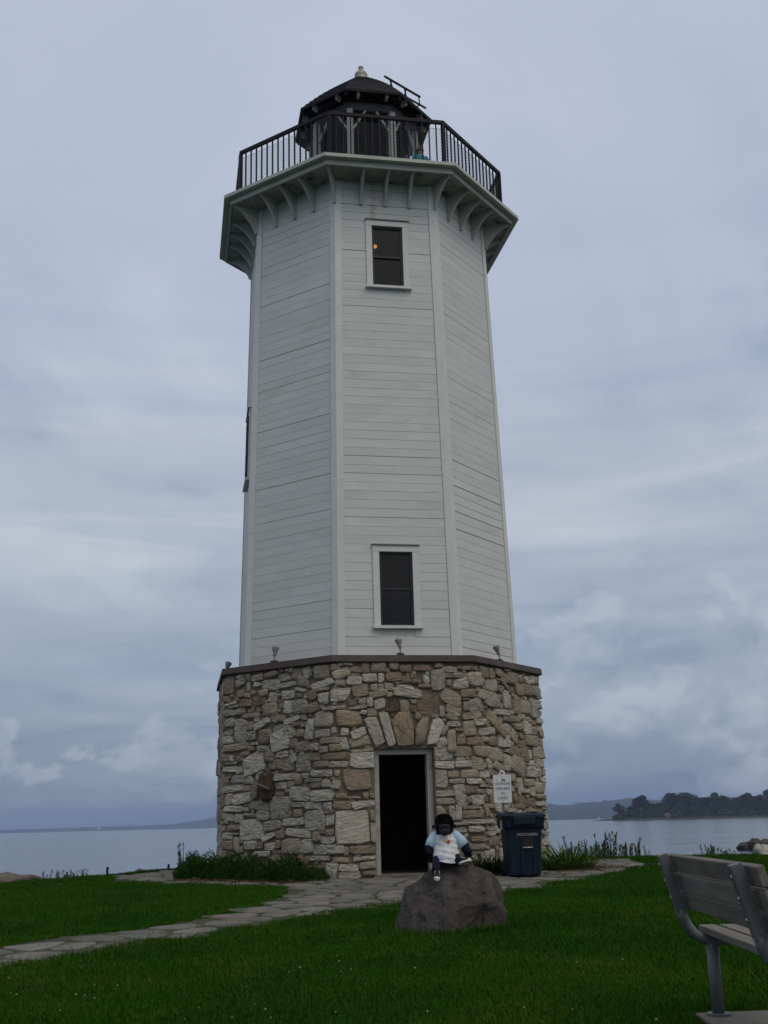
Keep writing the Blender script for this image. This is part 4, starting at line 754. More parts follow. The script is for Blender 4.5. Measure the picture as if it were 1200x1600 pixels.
for wi, (k, a, b, z0, z1) in enumerate(WIN):
    cw = .125; m = M(); rect(m, k, a-cw, a-.002, z0-.0, z1+.0, -.05, .050); WN = m.build('window', WHITE_TRIM, LH)
    m = M(); rect(m, k, b+.002, b+cw, z0, z1, -.05, .050); m.build('side_casing', WHITE_TRIM, WN)
    m = M(); rect(m, k, a-cw-.003, b+cw+.003, z1+.002, z1+.125, -.05, .054); m.build('head_casing', WHITE_TRIM, WN)
    m = M(); rect(m, k, a-cw-.02, b+cw+.02, z1+.127, z1+.145, -.02, .085); m.build('drip_cap', mat('grey drip cap', (.22, .20, .17), .7) if wi == 0 else bpy.data.materials['grey drip cap'], WN)
    m = M(); rect(m, k, a-cw-.03, b+cw+.03, z0-.055, z0-.002, -.05, .105); m.build('window_sill', WHITE_TRIM, WN)
    zm = z0+(z1-z0)*(.50 if wi else .50); t = .045
    m = M()
    for (p, q_, u, v) in ((a, a+t, z0, z1), (b-t, b, z0, z1), (a+t, b-t, z1-t, z1), (a+t, b-t, z0, z0+t), (a+t, b-t, zm-.025, zm+.025)):
        rect(m, k, p+.001, q_-.001, u+.001, v-.001, -.06, .072 if wi == 2 else -.005)
    m.build('sash', SASH, WN)
    m = M(); rect(m, k, a+t, b-t, zm+.026, z1-t-.001, -.036, -.030); m.build('upper_pane', GLASS, WN)
    m = M(); rect(m, k, a+t, b-t, z0+t+.001, zm-.026, -.050, -.044); m.build('lower_pane', GLASS, WN)
    m = M(); nb = 9
    for i in range(nb):
        za = z0+t+(zm-z0-t-.03)*i/nb; zb = za+(zm-z0-t-.03)/nb*.82
        rect(m, k, a+t+.003, b-t-.003, za, zb, -.074, -.070)
    m.build('screen', SCREEN, WN)
bulb = bpy.data.materials.new('lit bulb'); bulb.use_nodes = True
bb = bulb.node_tree.nodes['Principled BSDF']; bb.inputs['Base Color'].default_value = (1, .6, .3, 1); bb.inputs['Emission Color'].default_value = (1, .47, .16, 1); bb.inputs['Emission Strength'].default_value = 1.6
bpos = wp(0, -.13, 12.72, -.55); b = M().ball(bpos, .042, 12).build('light_bulb', bulb, LH, True)
M().tube([bpos+Vector((0, 0, .03)), bpos+Vector((0, 0, .13))], .022, 8).tube([bpos+Vector((0, 0, .13)), Vector((bpos.x, bpos.y, 13.89))], .006, 6).build('lamp_cord', SASH, b)

# --- gallery
m = M()
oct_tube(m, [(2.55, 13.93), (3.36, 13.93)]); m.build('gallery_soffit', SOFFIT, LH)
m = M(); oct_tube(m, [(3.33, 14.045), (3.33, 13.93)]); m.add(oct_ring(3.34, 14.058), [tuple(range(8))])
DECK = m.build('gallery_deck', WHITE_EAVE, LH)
for k in range(8):
    for Ra, Rb_, za, zb, nm in ((3.385, 3.435, 13.874, 13.985, 'fascia_board'), (3.33, 3.579, 13.988, 14.062, 'edge_board')):
        m = M(); e = .0
        A = [vtx(k-1, Ra, za), vtx(k, Ra, za), vtx(k, Rb_, za), vtx(k-1, Rb_, za), vtx(k-1, Ra, zb), vtx(k, Ra, zb), vtx(k, Rb_, zb), vtx(k-1, Rb_, zb)]
        c = sum(A, Vector())/8; tt = tan(k)
        A = [p-tt*(.0015 if (p-c).dot(tt) > 0 else -.0015) for p in A]
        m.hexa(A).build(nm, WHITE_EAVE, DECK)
def bracket(d, o, reach, zt=13.928):
    """curved bracket: d outward direction, o point on the wall at height zero, reach outwards"""
    m = M(); w = .052; side = Vector((-d.y, d.x, 0))*w/2
    pr = [(0, zt), (reach, zt), (reach, zt-.075), (reach*.86, zt-.095), (reach*.66, zt-.15), (reach*.44, zt-.265), (reach*.26, zt-.40), (reach*.13, zt-.53), (reach*.10, zt-.585), (0, zt-.585)]
    P = [o+d*r+Vector((0, 0, z)) for r, z in pr]
    m.prism([p-side for p in P], side*2).build('bracket', WHITE_EAVE, DECK)
for k in range(8):
    n_ = nrm(k); t_ = tan(k); apw = rw(13.65)*C8+.02; apo = 3.385*C8
    for s in (-.515, 0, .515): bracket(n_, n_*apw+t_*s, apo-apw-.02)
    dv = vtx(k, 1, 0).normalized(); bracket(dv, dv*(rw(13.65)+.03), 3.385-rw(13.65)-.06)

# --- railing with pickets and wire netting
RR, ZR = 3.198, 15.264
m = M()
def rail_loop(m, R, z0, z1, w):
    for k in range(8):
        a, b = vtx(k-1, R, 0), vtx(k, R, 0); n_ = nrm(k); d = (b-a).normalized()
        P = []
        for z in (z0, z1): P += [a-n_*w/2-d*w*.2+Vector((0, 0, z)), b-n_*w/2+d*w*.2+Vector((0, 0, z)), b+n_*w/2+d*w*.2+Vector((0, 0, z)), a+n_*w/2-d*w*.2+Vector((0, 0, z))]
        m.hexa(P)
rail_loop(m, RR, ZR-.075, ZR, .062); rail_loop(m, RR, 14.15, 14.185, .04)
RAIL = m.build('railing', BLACK_IRON, LH)
for k in range(8):
    p = vtx(k, RR, 0); rz = Matrix.Rotation(az(k)+PI/8, 3, 'Z')
    M().box(p+Vector((0, 0, 14.62)), (.072, .072, 1.13), rz).build('railing_post', BLACK_IRON, RAIL)
    for i in range(1, 16):
        a, b = vtx(k-1, RR, 0), vtx(k, RR, 0); c = a.lerp(b, i/16)
        M().box(c+Vector((0, 0, 14.69)), (.026, .026, .995), Matrix.Rotation(az(k), 3, 'Z')).build('picket', BLACK_IRON, RAIL)
m = M(); pit = .075
for k in range(8):
    a, b = vtx(k-1, RR-.045, 0), vtx(k, RR-.045, 0); L = (b-a).length; d = (b-a).normalized(); z0, z1 = 14.08, 15.10; H = z1-z0
    for sg in (1, -1):
        x = -H
        while x < L+H:
            # line u = x + sg*t
            t0, t1 = 0, H
            u0, u1 = (x, x+H) if sg > 0 else (x+H, x)
            def clip(u, v, tu, tv):
                return u, v, tu, tv
            ta = 0; tb = H
            if sg > 0: ta = max(ta, -x); tb = min(tb, L-x)
            else: ta = max(ta, x+H-L); tb = min(tb, x+H)
            if tb-ta > .03:
                ua, ub = (x+ta, x+tb) if sg > 0 else (x+H-ta, x+H-tb)
                m.bar(a+d*ua+Vector((0, 0, z0+ta)), a+d*ub+Vector((0, 0, z0+tb)), .0042, .0042, nrm(k))
            x += pit
    m.bar(a+Vector((0, 0, z1)), b+Vector((0, 0, z1)), .006, .006)
o = m.build('wire_netting', WIRE, RAIL); o['kind'] = 'stuff'

# --- lantern: open pavilion with posts, braces, dark roof
RP, RE, ZE, ZA = 1.26, 1.673, 16.895, 18.285
m = M()
for k in range(8):
    a, b = vtx(k-1, RP, 0), vtx(k, RP, 0); n_ = nrm(k)
    m.hexa([p+Vector((0, 0, z))+n_*o_ for z in (16.62, 16.80) for p, o_ in ((a, -.04), (b, -.04), (b, .04), (a, .04))])
LAN = m.build('lantern', mat('eave shaded beam', (.075, .072, .07), .8, .2, 5, .1, 40), LH)  # ring beam darkened in its colour for the low light under the eave
for k in range(8):
    v = vtx(k, RP, 0); rz = Matrix.Rotation(az(k)+PI/8, 3, 'Z')
    M().box(v+Vector((0, 0, 15.345)), (.125, .125, 2.55), rz).build('lantern_post', LANTERN_WHITE, LAN)
    for k2, sg in ((k, -1), (k+1, 1)):
        d = tan(k2)*sg
        M().bar(v+d*.06+Vector((0, 0, 16.12)), v+d*.36+Vector((0, 0, 16.62)), .042, .055, nrm(k2)).build('brace', LANTERN_WHITE, LAN)
    # rafters: tails show under the eave
    dv = vtx(k, 1, 0).normalized(); sl = (ZA-ZE)/RE
    M().hexa([dv*r+Vector((0, 0, ZE+(RE-r)*sl-dz))+Vector((-dv.y, dv.x, 0))*w for r, dz in ((.25, .20), (RE-.05, .17)) for w, in ((-.03,), (.03,))]
             [0:2][::1]+[dv*(RE-.05)+Vector((0, 0, ZE+.05*sl-.17))+Vector((-dv.y, dv.x, 0))*w for w in (.03, -.03)]
             +[dv*.25+Vector((0, 0, ZE+(RE-.25)*sl-.07))+Vector((-dv.y, dv.x, 0))*w for w in (-.03, .03)]+[dv*(RE-.05)+Vector((0, 0, ZE+.05*sl-.05))+Vector((-dv.y, dv.x, 0))*w for w in (.03, -.03)]).build('rafter', DARK_WOOD, LAN)
    n_ = nrm(k); t_ = tan(k); ae = RE*C8
    for s in (-.33, .33):
        M().box(n_*(ae-.13)+t_*s+Vector((0, 0, ZE-.045)), (.14, .06, .13), Matrix.Rotation(az(k), 3, 'Z')).build('rafter_tail', LANTERN_WHITE, LAN)
# low dark parapet and the lamp
m = M()
for k in range(8):
    a, b = vtx(k-1, RP-.02, 0), vtx(k, RP-.02, 0); n_ = nrm(k)
    m.hexa([p+Vector((0, 0, z))+n_*o_ for z in (14.06, 15.0) for p, o_ in ((a, -.03), (b, -.03), (b, .0), (a, .0))])
m.build('parapet_panel', DARK_WOOD, LAN)
bl = M().lathe([(.22, 14.06), (.22, 14.9), (.30, 14.95), (.30, 15.0), (.12, 15.02)], n=16).build('lamp_pedestal', BLACK_IRON, LAN)
M().lathe([(.16, 15.02), (.24, 15.15), (.26, 15.4), (.24, 15.62), (.16, 15.75)], n=16).build('lamp_lens', mat('dark lens glass', (.03, .035, .035), .1, 0, spec=.6), bl, True)
M().lathe([(.18, 15.75), (.2, 15.8), (.06, 15.98), (.03, 16.1)], n=16).build('lamp_cap', BLACK_IRON, bl)
# roof: eight sloping sides in shingle courses, thick eave
m = M(); courses = 11
for c in range(courses):
    f0, f1 = c/courses, (c+1)/courses
    r0, z0 = RE+(.19-RE)*f0+.075*math.sin(PI*f0), ZE+(ZA-.03-ZE)*f0; r1, z1 = RE+(.19-RE)*f1+.075*math.sin(PI*f1), ZE+(ZA-.03-ZE)*f1
    V = oct_ring(r0+.012, z0+.0)+oct_ring(r0+.012, z0+.022)+oct_ring(r1, z1+.006)
    m.add(V, [(r*8+i, r*8+(i+1) % 8, (r+1)*8+(i+1) % 8, (r+1)*8+i) for r in range(2) for i in range(8)])
m.add(oct_ring(.2, ZA-.03), [tuple(range(8))]); ROOFO = m.build('lantern_roof', ROOF, LH)
m = M(); oct_tube(m, [(RE-.015, ZE-.005), (.09, ZA-.06)]); oct_tube(m, [(RE-.016, ZE-.004), (RE+.0, ZE-.05), (RE+.012, ZE+.002)]); m.v = m.v
m.build('roof_deck', DARK_WOOD, ROOFO)
M().lathe([(.155, ZA-.10), (.150, ZA+.10), (.158, ZA+.11), (.158, ZA+.15), (.135, ZA+.20), (.085, ZA+.25), (.06, ZA+.262), (.058, ZA+.34), (.066, ZA+.345), (.066, ZA+.365), (.02, ZA+.38)], (-.01, 0, 0), 16).build('roof_vent', VENT, ROOFO)
# iron rack standing on the roof slope
m = M(); A0, A1 = Vector((.56, .1, 18.47)), Vector((1.42, .1, 17.86)); B0, B1 = Vector((.98, .32, 18.10)), Vector((1.56, .32, 17.70))
m.bar(A0, A1, .035, .045); m.bar(B0, B1, .03, .04)
for f, g_ in ((.15, -.35), (.55, .2), (.95, .75)): m.bar(A0.lerp(A1, f), B0.lerp(B1, g_), .025, .03)
m.bar(A0.lerp(A1, .2), A0.lerp(A1, .2)+Vector((-.05, .05, -.30)), .03, .03); m.bar(A0.lerp(A1, .6), A0.lerp(A1, .6)+Vector((-.05, .05, -.30)), .03, .03); m.bar(B0.lerp(B1, .7), B0.lerp(B1, .7)+Vector((-.12, -.05, -.34)), .03, .03)
m.build('roof_rack', BLACK_IRON, ROOFO)

# --- floodlights standing on the coping
def floodlight(loc, rz, label):
    t = thing('floodlight', loc, label, 'floodlight', 'floodlights along the coping of the stone base', rz)
    M().box((0, 0, .025), (.13, .09, .05)).build('base', RUST, t, bevel=.01)
    M().tube([(0, 0, .05), (0, 0, .10), (.0, .012, .13)], .015, 8).ball((0, .012, .135), .022, 8).build('stem', LAMP_GREY, t)
    d = Vector((-.12, .30, 1)).normalized()
    h = M().lathe([(.020, 0), (.030, .015), (.032, .06), (.045, .085), (.066, .15), (.070, .17), (.066, .175)], (0, .012, .14), 16, d).build('lamp_head', LAMP_GREY, t, True)
    M().lathe([(.062, 0), (.05, .014), (.02, .02)], Vector((0, .012, .14))+d*.174, 16, d).build('lens', mat('frosted lamp lens', (.34, .33, .34), .3, 0) if 'frosted lamp lens' not in bpy.data.materials else bpy.data.materials['frosted lamp lens'], h, True)
    return t
fl = None
for k, s, lb in ((0, -.04, 'grey floodlight on the coping below the lower front window'), (-1, -.12, 'grey floodlight on the coping in front of the left tower face'), (1, -.16, 'grey floodlight on the coping in front of the right tower face'), (-2, -.0, 'grey floodlight at the far left corner of the coping against the sky'), (2, .38, 'grey floodlight peeping out behind the right edge of the white tower')):
    p = nrm(k)*(3.473*C8-.12)+tan(k)*s+Vector((0, 0, 3.815))
    if fl is None: fl = floodlight(p, az(k)+PI/2, lb)
    else:
        c = copy_tree(fl); c.location = p; c.rotation_euler = (0, 0, az(k)+PI/2); c['label'] = lb

# ------------------------------------------------------------------ boulder
GRANITE = mat('grey brown granite', (.078, .071, .066), .95, .4, 9, 1.0, 16, tint=(.064, .054, .049), dirt=(.030, .027, .026), dscale=7, dlo=.52, dhi=.68, bdist=.035, spec=.15, extra=lambda nt, c, mx, mr, nz, vec: mx('MIX', mr(nz(55, 2), .60, .72, 0, .45), c, (.15, .14, .135)))
def rock_mesh(pts, sub, amp, seed, crisp=.35, fine=.02, dents=()):
    bm = bmesh.new()
    for p in pts: bm.verts.new(p)
    r = bmesh.ops.convex_hull(bm, input=bm.verts)
    bmesh.ops.delete(bm, geom=[g for g in r['geom_interior'] if isinstance(g, bmesh.types.BMVert)], context='VERTS')
    bmesh.ops.triangulate(bm, faces=bm.faces)
    for i in range(sub): bmesh.ops.subdivide_edges(bm, edges=bm.edges, cuts=1, use_grid_fill=True, smooth=crisp if i < 2 else 0)
    bmesh.ops.smooth_vert(bm, verts=bm.verts, factor=.5, use_axis_x=True, use_axis_y=True, use_axis_z=True)
    bm.normal_update()
    for v in bm.verts:
        p = v.co; n = noise.fractal(p*2.2+Vector((seed,)*3), 1.0, 2.0, 4)*amp+noise.fractal(p*9+Vector((seed,)*3), 1, 2, 4)*fine
        c = noise.cell(p*3.1+Vector((seed,)*3))*amp*.25
        v.co = p+v.normal*(n+c)
        for dc, dr, dd in dents:
            q = (v.co-Vector(dc)).length/dr
            if q < 1: v.co -= v.normal*dd*(1-q*q)**2
    bm.normal_update()
    me = bpy.data.meshes.new('rock'); bm.to_mesh(me); bm.free(); me.shade_smooth(); return me
BX, BY = .72, -11.5; BZ = gz(BX, BY)
bpts = [(.10,-11.62,-.32),(.3,-11.98,-.32),(.7,-12.1,-.32),(1.1,-11.95,-.32),(1.31,-11.6,-.32),(1.3,-11.2,-.32),(.9,-10.95,-.32),(.4,-11.0,-.32),(.12,-11.25,-.32),
        (.17,-11.62,-.08),(.34,-11.90,-.04),(.72,-12.02,.02),(1.10,-11.93,.06),(1.31,-11.65,.0),(1.30,-11.3,.1),(.9,-11.05,.1),(.4,-11.1,.1),
        (.30,-11.6,.16),(.48,-11.74,.30),(.60,-11.72,.405),(.72,-11.68,.45),(.86,-11.64,.425),(1.02,-11.74,.35),(1.19,-11.62,.30),(1.275,-11.52,.17),(.8,-11.3,.40),(1.12,-11.25,.28),(.5,-11.3,.28)]
bme = rock_mesh([Vector((BX+(p[0]-BX)*(1.02 if p[0] < BX else .955), p[1], p[2]+(.055 if p[2] > .12 else .01)))-Vector((BX, BY, BZ)) for p in bpts], 5, .030, 3.3, .10, .016, [((1.02-BX, -12.02-BY, -.10-BZ), .30, .14), ((1.12-BX, -11.93-BY, .06-BZ), .12, -.03)])
boulder = link('boulder', bme, GRANITE); boulder.location = (BX, BY, BZ); tag(boulder, 'rounded grey brown granite boulder on the lawn carrying a plush gorilla', 'boulder')
bvh = bvhtree.BVHTree.FromPolygons([v.co+boulder.location for v in bme.vertices], [tuple(p.vertices) for p in bme.polygons])
def on_boulder(x, y): h = bvh.ray_cast(Vector((x, y, 3)), Vector((0, 0, -1))); return h[0].z if h[0] else BZ

# ------------------------------------------------------------------ skinned bodies
def skin(name, verts, edges, radii, root, material, parent=None, sub=2):
    me = bpy.data.meshes.new('tmp'); me.from_pydata(verts, edges, []); ob = bpy.data.objects.new('tmp', me); COL.objects.link(ob)
    sm = ob.modifiers.new('skin', 'SKIN'); sm.use_smooth_shade = True; sm.branch_smoothing = .6
    for i, r in enumerate(radii):
        sv = me.skin_vertices[0].data[i]; r = r if isinstance(r, tuple) else (r, r); sv.radius = r; sv.use_root = i == root
    ss = ob.modifiers.new('sub', 'SUBSURF'); ss.levels = ss.render_levels = sub
    dg = bpy.context.evaluated_depsgraph_get(); m2 = bpy.data.meshes.new_from_object(ob.evaluated_get(dg)); m2.name = name
    bpy.data.objects.remove(ob); bpy.data.meshes.remove(me); m2.shade_smooth(); m2.materials.clear()
    return link(name, m2, material, parent)
class Sk:
    def __init__(s): s.v = []; s.e = []; s.r = []
    def a(s, p, r, par=None):
        s.v.append(tuple(p)); s.r.append(r)
        if par is not None: s.e.append((par, len(s.v)-1))
        return len(s.v)-1
    def chain(s, par, *pr):
        for p, r in pr: par = s.a(p, r, par)
        return par
def add_hand(k, wrist, pw, dirv, side, size, closed=.25):
    """palm and five separate bent fingers growing out of vertex index wrist at point pw"""
    d = Vector(dirv).normalized(); s = Vector(side).normalized(); n = d.cross(s)
    palm = k.a(Vector(pw)+d*size*.45, size*.19, wrist); base = Vector(pw)+d*size*.5
    for i, l in enumerate((.40, .48, .45, .34)):
        o = base+s*(i-1.5)*size*.20; a = o+d*size*.18; b = a+d*size*l*.55+n*size*closed*.25; c = b+d*size*l*.35+n*size*closed*.6
        k.chain(palm, (a, size*.085), (b, size*.078), (c, size*.062))
    t0 = Vector(pw)+d*size*.25-s*size*.28; k.chain(palm, (t0, size*.09), (t0+d*size*.28-s*size*.12, size*.08), (t0+d*size*.5-s*size*.08, size*.065))

# ------------------------------------------------------------------ plush gorilla
FUR = mat('black plush fur', (.010, .0095, .011), .95, .35, 14, .7, 160, spec=.08, bdist=.006)
FACE = mat('dark grey plush face', (.010, .0095, .012), .7, .2, 12, .15, 80, spec=.25)
SHIRT = mat('white jersey cloth', (.60, .605, .62), .9, .10, 10, .35, 35, dirt=(.40, .41, .44), dscale=4, dlo=.55, dhi=.75, bdist=.006)
SLEEVE = mat('pale blue jersey cloth', (.38, .50, .62), .9, .12, 10, .3, 40, bdist=.006)
NAVY = mat('navy knit cloth', (.007, .007, .022), .95, .25, 12, .4, 90)
BLACKC = mat('black canvas', (.012, .012, .013), .85, .2, 20, .3, 120)
RUBBER = mat('white rubber sole', (.60, .59, .52), .6, .12, 20, .1, 60)
SX, SY = .70, -11.66; SZ = on_boulder(SX, SY)+.0
gor = thing('plush_gorilla', (SX, SY, SZ), 'black plush gorilla in a white and pale blue shirt seated on the boulder', 'plush toy')
k = Sk()
pel = k.a((0, .02, .075), (.115, .10)); sp = k.a((-.005, .025, .17), (.118, .10), pel); ch = k.a((-.01, .01, .265), (.118, .095), sp)
nk = k.a((-.015, -.005, .335), .080, ch); hd = k.a((-.018, -.025, .390), (.255, .19), nk); k.chain(hd, ((-.018, -.005, .478), .150), ((-.018, .0, .532), .050))
mz = k.a((-.020, -.125, .350), .080, hd)
for s in (-1, 1):
    if s < 0: P = [((-.105, .01, .285), .060), ((-.165, -.01, .215), .050), ((-.190, -.035, .15), .044), ((-.180, -.07, .07), .036)]
    else: P = [((.085, .01, .285), .060), ((.165, -.0, .225), .050), ((.215, -.02, .165), .044), ((.250, -.06, .075), .036)]
    w = k.chain(ch, *P); add_hand(k, w, P[-1][0], (.02*s, -.35, -.6), (1, 0, 0), .075)
l = k.chain(pel, ((-.075, -.05, .055), .068), ((-.118, -.15, .005), .056), ((-.135, -.195, -.06), .042), ((-.136, -.220, -.105), .034))
r = k.chain(pel, ((.075, -.05, .055), .068), ((.118, -.145, .012), .054), ((.150, -.19, .005), .042), ((.165, -.215, .0), .034))
body = skin('body', k.v, k.e, k.r, 0, FUR, gor)
# tufts of plush standing off the head and forearms
def fuzz(name, src, mat_, n, length, zmin, parent, keep=None):
    me = src.data; me.calc_loop_triangles(); tris = np.array([t.vertices for t in me.loop_triangles]); co = np.array([v.co for v in me.vertices]); no = np.array([v.normal for v in me.vertices])
    a, b, c = co[tris[:, 0]], co[tris[:, 1]], co[tris[:, 2]]; ar = np.linalg.norm(np.cross(b-a, c-a), axis=1); cen = (a+b+c)/3
    ok = cen[:, 2] > zmin
    if keep is not None: ok |= keep(cen)
    ar = ar*ok; idx = RNG.choice(len(tris), n, p=ar/ar.sum()); u = RNG.random((n, 2)); f = u.sum(1) > 1; u[f] = 1-u[f]
    p = a[idx]+(b-a)[idx]*u[:, :1]+(c-a)[idx]*u[:, 1:]; nn = no[tris[idx, 0]]+RNG.normal(0, .45, (n, 3)); nn[:, 2] -= .35; nn /= np.linalg.norm(nn, axis=1)[:, None]
    s = np.cross(nn, RNG.normal(0, 1, (n, 3))); s /= np.linalg.norm(s, axis=1)[:, None]; L = length*RNG.uniform(.5, 1.2, (n, 1)); w = length*.09
    V = np.stack([p-s*w, p+s*w, p+nn*L], 1).reshape(-1, 3); F = np.arange(3*n).reshape(-1, 3)
    return np_mesh(name, V, F, mat_, parent, kind='stuff')
gor.scale = (.88, .88, .88)
fuzz('fur_tufts', body, FUR, 11000, .028, .325, body, lambda c: (np.abs(c[:, 0]) > .17) & (c[:, 2] < .16))
f = M(); f.ball((-.020, -.172, .338), (.062, .046, .044), 14); f.ball((-.020, -.170, .404), (.070, .030, .020), 12); f.ball((-.020, -.166, .372), (.030, .036, .036), 10)
f.ball((-.062, -.158, .366), (.030, .024, .032), 10); f.ball((.022, -.158, .366), (.030, .024, .032), 10)
face = f.build('face', FACE, gor, True)
EYE = mat('glossy brown eye', (.03, .014, .006), .08, 0, spec=.7)
for s in (-1, 1):
    M().ball((-.020+s*.032, -.190, .390), .0100, 10).build('eye', EYE, face, True)
    M().ball((-.020+s*.015, -.214, .352), (.008, .006, .005), 8).build('nostril', BLACKC, face, True)
    M().ball((-.018+s*.128, -.02, .395), (.016, .02, .026), 10).build('ear', FACE, gor, True)
M().tube([(-.055, -.204, .325), (-.035, -.216, .318), (-.005, -.216, .318), (.015, -.204, .325)], .0035, 6).build('mouth', BLACKC, face)
# shirt: wrinkled shell round the trunk, two sleeves
def shell(rings, n, seed, amp):
    V, F = [], []
    for i, (cx, cy, z, rx, ry) in enumerate(rings):
        for j in range(n):
            t = 2*PI*j/n; c, s = math.cos(t), math.sin(t); w = 1+amp*noise.noise((c*2.3+seed, s*2.3, z*22))+amp*.7*math.sin(z*95+3*c+seed)*max(0, -s)
            V.append((cx+rx*c*w, cy+ry*s*w, z+.012*math.sin(t*3+seed)*(i == 0)))
    F = [(i*n+j, i*n+(j+1) % n, (i+1)*n+(j+1) % n, (i+1)*n+j) for i in range(len(rings)-1) for j in range(n)]
    return V, F
zz = np.linspace(0, 1, 20); rings = []
for t in zz:
    z = .0+t*.350
    rx = np.interp(t, [0, .25, .55, .78, .9, 1], [.185, .166, .146, .132, .105, .072]); ry = np.interp(t, [0, .25, .55, .78, .9, 1], [.225, .195, .145, .110, .088, .066])
    rings.append((-.006-.006*t, .004-.012*t*(t > .6)-.03*max(0, .4-t), z, rx, ry))
V, F = shell(rings, 40, 2.0, .075)
sh = M().add(V, F).build('shirt', SHIRT, gor, True); so = sh.modifiers.new('cloth', 'SOLIDIFY'); so.thickness = .005
for s, P in ((-1, [(-.085, .008, .300), (-.130, .0, .270), (-.168, -.012, .222), (-.192, -.030, .165)]), (1, [(.065, .008, .300), (.115, .002, .272), (.165, -.004, .232), (.215, -.022, .172)])):
    mm = M(); mm.tube(P, [.072, .070, .066, .064], 16); mm.f = mm.f[:-2]
    o = mm.build('sleeve', SLEEVE, gor, True); so = o.modifiers.new('cloth', 'SOLIDIFY'); so.thickness = .005
    Q = [Vector(P[2]).lerp(Vector(P[3]), .6), Vector(P[3])] + ([Vector((-.197, -.045, .13)), Vector((-.186, -.07, .085))] if s < 0 else [Vector((.232, -.035, .13)), Vector((.252, -.062, .085))])
    M().tube(Q, [.056, .054, .049, .044], 14).build('undersleeve', NAVY, gor, True)
# pale blue panel at the hem and the small badge on the chest
def on_shirt(u, z):
    t = (z-.0)/.350; rx = np.interp(t, [0, .25, .55, .78, .9, 1], [.185, .166, .146, .132, .105, .072])+.011; ry = np.interp(t, [0, .25, .55, .78, .9, 1], [.225, .195, .145, .110, .088, .066])+.011
    a = -PI/2+u; return Vector((-.008+rx*math.cos(a), .0+ry*math.sin(a), z))
def patch(name, us, zs_, mat_, n=6):
    m = M(); V = [on_shirt(us[0]+(us[1]-us[0])*i/n, zs_[0]+(zs_[1]-zs_[0])*j/n) for j in range(n+1) for i in range(n+1)]
    m.add(V, [(j*(n+1)+i, j*(n+1)+i+1, (j+1)*(n+1)+i+1, (j+1)*(n+1)+i) for j in range(n) for i in range(n)]); o = m.build(name, mat_, gor, True)
    so = o.modifiers.new('cloth', 'SOLIDIFY'); so.thickness = .003; return o
patch('blue_panel', (-.62, -.16), (.035, .085), SLEEVE)
RED = mat('red badge print', (.36, .035, .012), .8, .1); YEL = mat('yellow badge print', (.62, .42, .05), .8, .1)
m = M()
def badge(name, u0, z0, pts, mt, e):
    P = [on_shirt(u0+a/.13, z0+b) + Vector((0, -e, 0)) for a, b in pts]; M().prism(P, (0, -.003, 0)).build(name, mt, gor)
badge('red_badge', .20, .225, [(-.016, .018), (.016, .018), (.016, -.004), (0, -.024), (-.016, -.004)], RED, .004)
badge('yellow_badge', .06, .232, [(-.024, .010), (.004, .016), (.004, -.012), (-.014, -.004)], YEL, .004)
# navy trousers
m = M(); m.tube([(-.055, -.01, .065), (-.085, -.08, .045), (-.120, -.152, .005), (-.136, -.198, -.062), (-.138, -.215, -.092)], [.074, .072, .060, .048, .046], 16); m.build('trouser_leg', NAVY, gor, True)
m = M(); m.tube([(.055, -.01, .065), (.09, -.08, .045), (.122, -.148, .012), (.148, -.188, .005)], [.074, .072, .060, .048], 16); m.build('trouser_leg', NAVY, gor, True)
M().ball((0, .01, .06), (.13, .125, .07), 16).build('trouser_seat', NAVY, gor, True)
# canvas shoes with white soles, toe caps and laces
def shoe(loc, toe, upv):
    """heel at loc, toe direction, up direction"""
    x = Vector(toe).normalized(); zv = Vector(upv); zv = (zv-x*zv.dot(x)).normalized(); y = zv.cross(x); R = Matrix((x, y, zv)).transposed(); L = Vector(loc)
    def prof(rs, n=18):
        V = []
        for (sc, z, len_, off) in rs:
            for j in range(n):
                t = 2*PI*j/n; c, s = math.cos(t), math.sin(t); wx = (abs(c)**.8)*(1 if c > 0 else -1)
                V.append(L+R @ Vector((off+len_/2*wx, .030*sc*s*(1+.12*c), z)))
        m_ = len(rs); F = [(i*n+j, i*n+(j+1) % n, (i+1)*n+(j+1) % n, (i+1)*n+j) for i in range(m_-1) for j in range(n)]+[tuple(range(n-1, -1, -1)), tuple(range((m_-1)*n, m_*n))]
        return V, F
    sh_ = M().add(*prof([(1, .016, .140, .062), (1.0, .034, .134, .060), (.86, .052, .104, .046), (.8, .07, .07, .026), (.74, .078, .064, .022)])).build('shoe', BLACKC, gor, True)
    M().add(*prof([(1.10, .0, .150, .063), (1.14, .005, .156, .063), (1.12, .018, .154, .063), (1.02, .022, .145, .063)])).build('sole', RUBBER, sh_)
    M().ball(L+R @ Vector((.112, 0, .026)), (.026, .028, .018), 12, R).build('toe_cap', RUBBER, sh_, True)
    ml = M()
    for i in range(4):
        p = Vector((.052+i*.013, 0, .066-i*.006)); ml.bar(L+R @ (p+Vector((0, -.015, -.002))), L+R @ (p+Vector((0, .015, -.002))), .005, .005, R @ Vector((0, 0, 1)))
    ml.bar(L+R @ Vector((.028, .026, .07)), L+R @ Vector((.086, .021, .044)), .006, .005, R @ Vector((0, 0, 1))); ml.bar(L+R @ Vector((.028, -.026, .07)), L+R @ Vector((.086, -.021, .044)), .006, .005, R @ Vector((0, 0, 1)))
    ml.build('laces', RUBBER, sh_)
def lift(p, e=.012):
    z = on_boulder(SX+p[0], SY+p[1])-SZ
    return Vector(p) if p[2] > z+e else Vector((p[0], p[1], z+e))
shoe((-.128, -.218, -.142), (-.10, -1, -.42), (.02, -.42, 1))
shoe((.140, -.215, -.025), (1, -.28, .26), (-.20, .42, .9))

